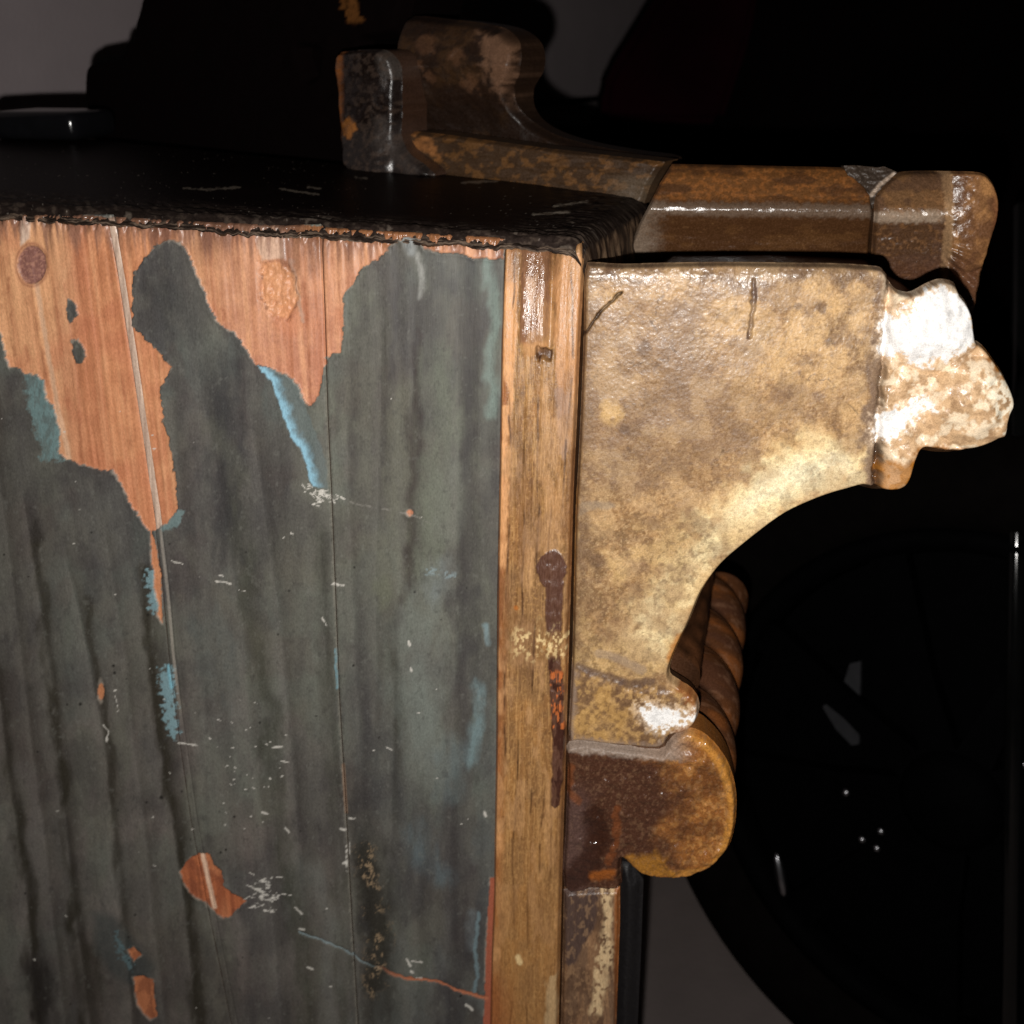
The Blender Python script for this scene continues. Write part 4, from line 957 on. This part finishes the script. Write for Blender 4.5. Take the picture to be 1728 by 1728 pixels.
def rb_paint(x, y, sd):
    A = Paint(len(x), (62, 42, 27), .3, .62)
    n = fbm(x / 26, y / 26, 137, 4); n3 = fbm(x / 6, y / 6, 138, 4)
    A.mix(sstep(380, 350, y) * .6, (104, 76, 50)); A.mix(sstep(.52, .72, n3) * .3, (128, 90, 56)); A.mix(sstep(.48, .36, n) * .6, (64, 46, 36))
    A.mix(sstep(1600, 1630, x + (n - .5) * 30) * .5, (122, 84, 52)); A.mix(sstep(.5, .64, n) * sstep(1600, 1620, x) * .5, (156, 112, 68)); A.mix(sstep(.48, .38, n) * sstep(1600, 1620, x) * .5, (72, 46, 30)); A.mix(sstep(14, 4, np.abs(y - 366) + (n3 - .5) * 12) * sstep(1600, 1580, x) * .6, (140, 124, 108), .18)
    A.mix(sstep(1668, 1684, x) * .4, (104, 58, 38)); A.mix(sstep(8, 3, np.abs(x - 1601 + (n3 - .5) * 8)) * .5, (150, 120, 88))
    A.mix(sstep(420, 470, y) * .5, (70, 44, 32))
    return A
relief_mesh('cornice_end', R_, catmull(RB, 3), 1.7, M_DARK, cab, rb_relief, rb_paint, .035)
SPL = [(1430, 280), (1448, 279), (1490, 283), (1500, 281), (1522, 291), (1508, 304), (1492, 318), (1480, 332), (1474, 352), (1470, 340), (1464, 322), (1450, 306), (1436, 296)]
relief_mesh('splinter', R_, SPL, 1.6, M_DARK, cab,
            lambda x, y, sd: -.006 + np.interp(y, [278, 350], [-.006, .004]) + (fbm(x / 9, y / 6, 139, 3) - .5) * .003,
            lambda x, y, sd: (lambda A: (A.mix(sstep(5, 1, dseg(x, y, [(1516, 294), (1490, 312), (1474, 330)])) * .7, (150, 132, 116)), A)[1])(Paint(len(x), (46, 37, 30), .5, .62)), .02)

# --- cresting at the back of the top board
ca = TOP.one(530, 268); cb = TOP.one(1098, 333)
cdv = cb - ca; cdv[2] = 0; cdv /= np.linalg.norm(cdv)
CN = np.array([cdv[1], -cdv[0], 0.0])
if CN @ (CAM - ca) < 0: CN = -CN
CP = Plane(cb, CN)
CS = [(664, 40), (678, 26), (720, 30), (790, 38), (835, 48), (862, 66), (873, 90), (872, 118), (862, 138), (855, 152), (854, 172), (860, 192), (880, 214), (920, 234), (980, 250), (1050, 262), (1110, 272), (1110, 300), (1050, 300), (880, 280), (720, 262), (676, 250), (666, 150)]
def cs_relief(x, y, sd):
    w = fbm(x / 26, y / 26, 141, 4) - .5
    return -.004 + .010 * np.interp(y, [20, 60, 110, 160, 210, 300], [-.6, .3, .9, .3, -.6, -1]) * np.interp(x, [660, 870, 1100], [1, 1, .2]) - .008 * (1 - sstep(0, 14, sd)) ** 2 + w * .003
def cs_paint(x, y, sd):
    A = Paint(len(x), (36, 22, 13), .45, .84)
    n = fbm(x / 40, y / 40, 142, 4); n3 = fbm(x / 9, y / 9, 143, 4)
    A.mix(sstep(.5, .64, n) * .5, (66, 44, 24)); A.mix(sstep(.47, .36, n3) * .5, (28, 18, 12))
    b = sdf([(810, 60), (835, 52), (870, 80), (868, 120), (850, 150), (850, 180), (838, 170), (822, 130), (822, 95)], x + (n3 - .5) * 40, y + (n3 - .5) * 40)
    A.mix(sstep(-10, 10, b + (n - .5) * 24) * .75, (112, 82, 62), .5)
    for cx, cy, rr in ((722, 75, 18), (730, 130, 10), (795, 140, 16), (775, 95, 14), (712, 108, 9)):
        A.mix(sstep(1.2, .6, np.hypot(x - cx + (n3 - .5) * 24, y - cy + (n3 - .5) * 24) / rr) * .45, (92, 62, 42))
    A.mix(sstep(150, 190, y) * .5, (24, 15, 10))
    return A
relief_mesh('crest_scroll', CP.shifted(.012), catmull(CS, 3), 2.2, M_DARK, cab, cs_relief, cs_paint, .03)
CR = [(672, 226), (700, 222), (760, 229), (880, 246), (1000, 260), (1060, 267), (1118, 274), (1104, 296), (1092, 318), (1082, 345), (1050, 345), (880, 325), (700, 305), (680, 262)]
relief_mesh('crest_rail', CP, CR, 2.0, M_DARK, cab,
            lambda x, y, sd: .001 - .004 * (1 - sstep(0, 7, sd)) ** 2 + (fbm(x / 40, y / 9, 144, 4) - .5) * .003,
            lambda x, y, sd: (lambda A, n, n3: (A.mix(sstep(.5, .62, n3) * .6, (96, 64, 32)), A.mix(sstep(.46, .36, n) * .6, (44, 30, 18)),
                  A.mix(sstep(-6, 10, sdf([(680, 228), (740, 235), (748, 262), (700, 258)], x, y) + (n3 - .5) * 40) * .6, (136, 88, 48)),
                  A.mix(sstep(1010, 1060, x) * sstep(285, 310, y) * .5, (84, 72, 58)), A)[-1])(Paint(len(x), (52, 36, 22), .5, .70), fbm(x / 50, y / 18, 145, 4), fbm(x / 12, y / 9, 146, 4)), .02)
CT = [(556, 96), (584, 86), (636, 83), (655, 90), (666, 112), (668, 160), (668, 222), (676, 246), (694, 264), (722, 284), (724, 300), (600, 290), (578, 252), (566, 226), (560, 160)]
def ct_paint(x, y, sd):
    A = Paint(len(x), (22, 14, 11), .3, 1.1)
    n = fbm(x / 26, y / 30, 147, 4); n3 = fbm(x / 6, y / 7, 148, 4)
    A.mix(sstep(16, 4, dseg(x, y, [(650, 92), (660, 120)]) + (n - .5) * 20) * .5, (84, 76, 70), .4)
    A.mix(sstep(20, 4, dseg(x, y, [(646, 205), (660, 245), (700, 284)]) + (n - .5) * 30) * .6, (80, 70, 64), .4)  # both grey strokes paint in the S-curve's highlight
    A.mix(sstep(200, 230, y + (n - .5) * 40) * .4, (60, 54, 52)); A.mix(sstep(582, 570, x + (n3 - .5) * 6) * .9, (130, 76, 36), .25)
    A.mix(sstep(20, 12, np.hypot((x - 592), (y - 215)) + (n3 - .5) * 16) * .9, (164, 104, 50)); A.mix(sstep(.5, .65, n3) * .4, (84, 68, 58))
    A.mix(sstep(190, 150, y) * sstep(120, 150, y) * .4, (44, 36, 34))
    return A
relief_mesh('crest_return', CP.shifted(-.014), catmull(CT, 3), 1.9, M_DARK, cab,
            lambda x, y, sd: -.002 + .006 * np.sin(np.clip((x - 572) / 100, 0, 1) * math.pi) - .005 * (1 - sstep(0, 10, sd)) ** 2 + .006 * sstep(200, 290, y) + (fbm(x / 14, y / 20, 149, 3) - .5) * .002,
            ct_paint, .03)
PB = [(262, -70), (240, -30), (228, 0), (214, 63), (200, 68), (193, 92), (152, 99), (138, 112), (134, 130), (135, 170), (150, 262), (570, 310), (610, 300), (612, 180), (612, 70), (670, 60), (700, -70)]
relief_mesh('crest_block', CP.shifted(.03), PB, 4, M_DULL, cab,
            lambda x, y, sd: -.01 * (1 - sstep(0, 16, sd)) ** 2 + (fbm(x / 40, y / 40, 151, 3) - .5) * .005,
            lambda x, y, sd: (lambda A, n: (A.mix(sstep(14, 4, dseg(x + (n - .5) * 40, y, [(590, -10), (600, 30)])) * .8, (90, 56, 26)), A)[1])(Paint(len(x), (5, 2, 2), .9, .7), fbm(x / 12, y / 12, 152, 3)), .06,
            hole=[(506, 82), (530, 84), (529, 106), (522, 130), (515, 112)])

# ------------------------------------------------------------------ things in the dark behind
M_BLACKGLOSS = plain_mat('black_gloss_plastic', (.006, .006, .007), .16, .5)
M_RUBBER = plain_mat('black_rubber', (.0035, .0028, .0026), .9, .02, bump=.0006, bscale=200)
M_RIM = plain_mat('black_paint_metal', (.0012, .0012, .0014), .7, .02)
M_CHROME = plain_mat('bright_metal', (.55, .55, .58), .28, .5, metal=1.0)
M_MATTE = plain_mat('near_black_cloth', (.0025, .0012, .0014), .95, .05, nscale=6, vary=.5, bump=.002, bscale=60)
M_GREYPL = plain_mat('grey_plastic', (.03, .03, .033), .5, .3)

def rounded_box(name, c, ax, ay, az, sx, sy, sz, bev, mat, parent=None, org=None):
    bm = bmesh.new(); bmesh.ops.create_cube(bm, size=1)
    for v in bm.verts:
        v.co = Vector(np.asarray(ax) * v.co.x * sx + np.asarray(ay) * v.co.y * sy + np.asarray(az) * v.co.z * sz)
    bmesh.ops.bevel(bm, geom=bm.edges[:], offset=bev, segments=4, profile=.5, affect='EDGES')
    me = bpy.data.meshes.new(name); bm.to_mesh(me); bm.free()
    me.polygons.foreach_set('use_smooth', np.ones(len(me.polygons), bool))
    me.materials.append(mat); ob = bpy.data.objects.new(name, me); col.objects.link(ob)
    ob.location = Vector(np.asarray(c) - (parent_origin(parent) if parent else 0))
    if parent: ob.parent = parent
    return ob

# small black case at the back of the top board
tc_ = TOP.one(64, 238)
hgt = .018
case = rounded_box('black_case', tc_ + tn * (hgt / 2 + .0006) + DIN * .02, A_SIDE, DIN, tn, .062, .05, hgt, .006, M_BLACKGLOSS)
case['label'] = 'small rounded glossy black case lying at the back left of the dark cabinet top'; case['category'] = 'case'

# wheel
wc = pt(1622, 1330, .87)
wheel = empty('wheel', np.array([wc[0], wc[1], 0.0]), 'large black spoked wheel with rubber tyre standing in the dark beside the cabinet', 'wheel')
WY = math.radians(42)
wnorm = np.array([-math.sin(WY) * .98, -math.cos(WY) * .98, .2]); wnorm /= np.linalg.norm(wnorm)
wx_ = np.cross([0, 0, 1.0], wnorm); wx_ /= np.linalg.norm(wx_); wz_ = np.cross(wnorm, wx_)
WR = .315
wc = np.array([wc[0], wc[1], WR * abs(wz_[2]) + .004])
def wp(r, th, h): return wc + wx_ * (r * math.cos(th)) + wz_ * (r * math.sin(th)) + wnorm * h
def lathe(name, prof, mat, parent, n=96, closed=True):
    V = []; Fc = []; m = len(prof)
    for i in range(n):
        for (r, h) in prof: V.append(wp(r, 2 * math.pi * i / n, h))
    for i in range(n):
        for j in range(m if closed else m - 1):
            a = i * m + j; b = i * m + (j + 1) % m; i2 = ((i + 1) % n) * m
            Fc.append((a, b, i2 + (j + 1) % m, i2 + j))
    return link_mesh(name, V, Fc, mat, parent)
tyre = lathe('tyre', [(WR - .045 + .045 * math.cos(a) * (1.0), .034 * math.sin(a)) for a in np.linspace(0, 2 * math.pi, 20, endpoint=False)], M_RUBBER, wheel)
lathe('rim', [(WR - .082, .022), (WR - .092, .026), (WR - .102, .018), (WR - .108, -.015), (WR - .082, -.015)], M_RIM, wheel)
hub = lathe('hub', [(.0005, .040), (.030, .038), (.042, .030), (.046, .010), (.046, -.02), (.0005, -.02)], M_RIM, wheel, 40, False)
# dark disc added behind the spokes to black out the lit floor
def disc():
    nr, na = 26, 216; V = []; Fc = []
    for j in range(nr + 1):
        for i in range(na): V.append(wp(.03 + (WR - .10 - .03) * j / nr, 2 * math.pi * i / na, -.004))
    n1 = len(V)
    V += [p - wnorm * .006 for p in V]
    for j in range(nr):
        for i in range(na):
            q = [j * na + i, j * na + (i + 1) % na, (j + 1) * na + (i + 1) % na, (j + 1) * na + i]
            Fc.append(tuple(q)); Fc.append(tuple(v + n1 for v in q[::-1]))
    link_mesh('dark_backing', V, Fc, M_RIM, wheel)
disc()
for i in range(9):
    a = 2 * math.pi * i / 9 + .0
    V = []
    for (r, w, h) in ((.040, .016, .024), (.11, .011, .016), (WR - .094, .017, .012)):
        for sgn in (-1, 1):
            for dh in (0, -.016):
                th = a + sgn * w / r
                V.append(wp(r, th, h + dh))
    Fc = []
    for s_ in range(2):
        o = s_ * 4
        Fc += [(o, o + 2, o + 6, o + 4), (o + 1, o + 5, o + 7, o + 3), (o, o + 4, o + 5, o + 1), (o + 2, o + 3, o + 7, o + 6)]
    Fc += [(0, 1, 3, 2), (8, 10, 11, 9)]
    link_mesh('spoke', V, Fc, M_RIM, wheel, False)
def stud(name, u, v, lift, sx, sy, parent, mat, ang=0.0):
    """small domed metal piece on the wheel's face"""
    pl = Plane(wc + wnorm * lift, wnorm); c = pl.one(u, v)
    d = c - wc
    bm = bmesh.new(); bmesh.ops.create_uvsphere(bm, u_segments=16, v_segments=10, radius=1)
    ca_, sa_ = math.cos(ang), math.sin(ang)
    for q in bm.verts:
        x, y, z = q.co
        xx, yy = x * sx * ca_ - y * sy * sa_, x * sx * sa_ + y * sy * ca_
        q.co = Vector(wx_ * xx + wz_ * yy + wnorm * (z * min(sx, sy)) + c - parent_origin(parent))
    me = bpy.data.meshes.new(name); bm.to_mesh(me); bm.free(); me.polygons.foreach_set('use_smooth', np.ones(len(me.polygons), bool))
    me.materials.append(mat); ob = bpy.data.objects.new(name, me); col.objects.link(ob); ob.parent = parent
    return ob
for (u, v) in ((1455, 1416), (1487, 1402), (1480, 1431), (1428, 1337)):
    stud('bolt', u, v, .039, .0034, .0034, hub, M_CHROME)
stud('glint_cap', 1550, 1375, .03, .011, .006, wheel, M_CHROME, -1.1)  # metal dome added to stand in for a glint on the wheel
stud('clip', 1317, 1476, .03, .022, .005, wheel, M_CHROME, -1.15)  # added as well, for an elongated glint
stud('glint_bead', 1723, 1293, .02, .006, .003, wheel, M_CHROME, 1)  # added for a small glint far right
pl = Plane(wc + wnorm * .004, wnorm)
pts2 = [pl.one(u, v) for u, v in ((1388, 1193), (1418, 1170), (1434, 1120), (1452, 1116), (1449, 1256), (1437, 1258), (1410, 1230))]
q2 = [p - wnorm * .004 for p in pts2]; m_ = len(pts2)
link_mesh('pale_plate', pts2 + q2, [tuple(range(m_))[::-1], tuple(range(m_, 2 * m_))] + [(i, (i + 1) % m_, m_ + (i + 1) % m_, m_ + i) for i in range(m_)], M_GREYPL, wheel, False)  # pale grey plate between the spokes

# leaning black tube at the right edge
a = pt(1722, 470, .8); b = pt(1716, 900, .8)
def tube(name, p, q, r, mat, n=28):
    d = (q - p) / np.linalg.norm(q - p); e = np.cross(d, [0, 1, 0]); e /= np.linalg.norm(e); f = np.cross(d, e)
    V = []
    for s_, rr in ((0, r * .6), (.004, r), (1, r)):
        for i in range(n): V.append(p + (q - p) * s_ + e * (rr * math.cos(2 * math.pi * i / n)) + f * (rr * math.sin(2 * math.pi * i / n)))
    Fc = [(k_ * n + i, k_ * n + (i + 1) % n, (k_ + 1) * n + (i + 1) % n, (k_ + 1) * n + i) for k_ in range(2) for i in range(n)] + [tuple(range(n))[::-1], tuple(range(2 * n, 3 * n))]
    return link_mesh(name, V, Fc, mat)
dirn = (b - a) / np.linalg.norm(b - a); top_p = a - dirn * .06; bot = top_p + dirn * (top_p[2] / -dirn[2])
M_TUBE = plain_mat('black_lacquer_tube', (.004, .004, .004), .12, .5)
tb = tube('tube', top_p, bot, .007, M_TUBE)
tb['label'] = 'thin glossy black tube leaning at the right edge with a streak of light'; tb['category'] = 'tube'

# big dark covered form filling the background on the right
def slab(name, outline, depth, back, mat):
    P = Plane(pt(1300, 300, depth), [0, -1, 0.0])
    A_ = P.at([u for u, v in outline], [v for u, v in outline]); n = len(A_)
    bm = bmesh.new()
    f = [bm.verts.new(Vector(p)) for p in A_]; g = [bm.verts.new(Vector(p + np.array([0, back, 0]))) for p in A_]
    bm.faces.new(f); bm.faces.new(g[::-1])
    for i in range(n): bm.faces.new([f[i], g[i], g[(i + 1) % n], f[(i + 1) % n]])
    bmesh.ops.recalc_face_normals(bm, faces=bm.faces[:])
    bmesh.ops.bevel(bm, geom=[e for e in bm.edges], offset=.012, segments=3, affect='EDGES')
    me = bpy.data.meshes.new(name); bm.to_mesh(me); bm.free(); me.materials.append(mat)
    ob = bpy.data.objects.new(name, me); col.objects.link(ob); return ob
zb = pt(1300, 1000, 1.5)
ol = [(870, 214), (1018, 214), (1019, 150), (1030, 122), (1070, 60), (1112, -10), (1180, -110), (1300, -180), (2500, -180), (2500, 985), (1300, 985), (870, 985)]
drape = slab('covered_form', ol, 1.45, .12, M_MATTE)
drape['label'] = 'bulky near-black covered form with a faint maroon tinge behind the cabinet'; drape['category'] = 'covered object'
M_MAROON = plain_mat('dark_maroon_cloth', (.011, .0009, .0026), .95, .05, nscale=8, vary=.4, bump=.002, bscale=60)
red = slab('cushion', [(1016, 208), (1017, 150), (1028, 122), (1068, 60), (1110, -10), (1150, -60), (1290, -60), (1270, 60), (1220, 210)], 1.40, .04, M_MAROON)
red['label'] = 'dark maroon cushion barely visible leaning against the black form behind the rail'; red['category'] = 'cushion'
# thin dark strip on the far wall, stands in for a shadow gap
WP = Plane(w0, wn)
rl = [WP.one(700, 157, .004), WP.one(1060, 157, .004), WP.one(1060, 166, .004), WP.one(700, 166, .004)]
zt, zbm = rl[1][2], rl[2][2]
r0, r1 = WP.one(640, 160), WP.one(1200, 160)
q = [np.array([*(p + wn * o)[:2], z]) for o in (0.0, .012) for z in (zbm, zt) for p in (r0, r1)]
rail = link_mesh('wall_shadow_strip', q, [(4, 5, 7, 6), (0, 4, 6, 2), (1, 3, 7, 5), (2, 6, 7, 3), (0, 1, 5, 4)], M_RIM, None, False)
rail['label'] = 'thin dark strip standing in for a shadow gap on the grey wall behind the carved crest'; rail['category'] = 'rail'
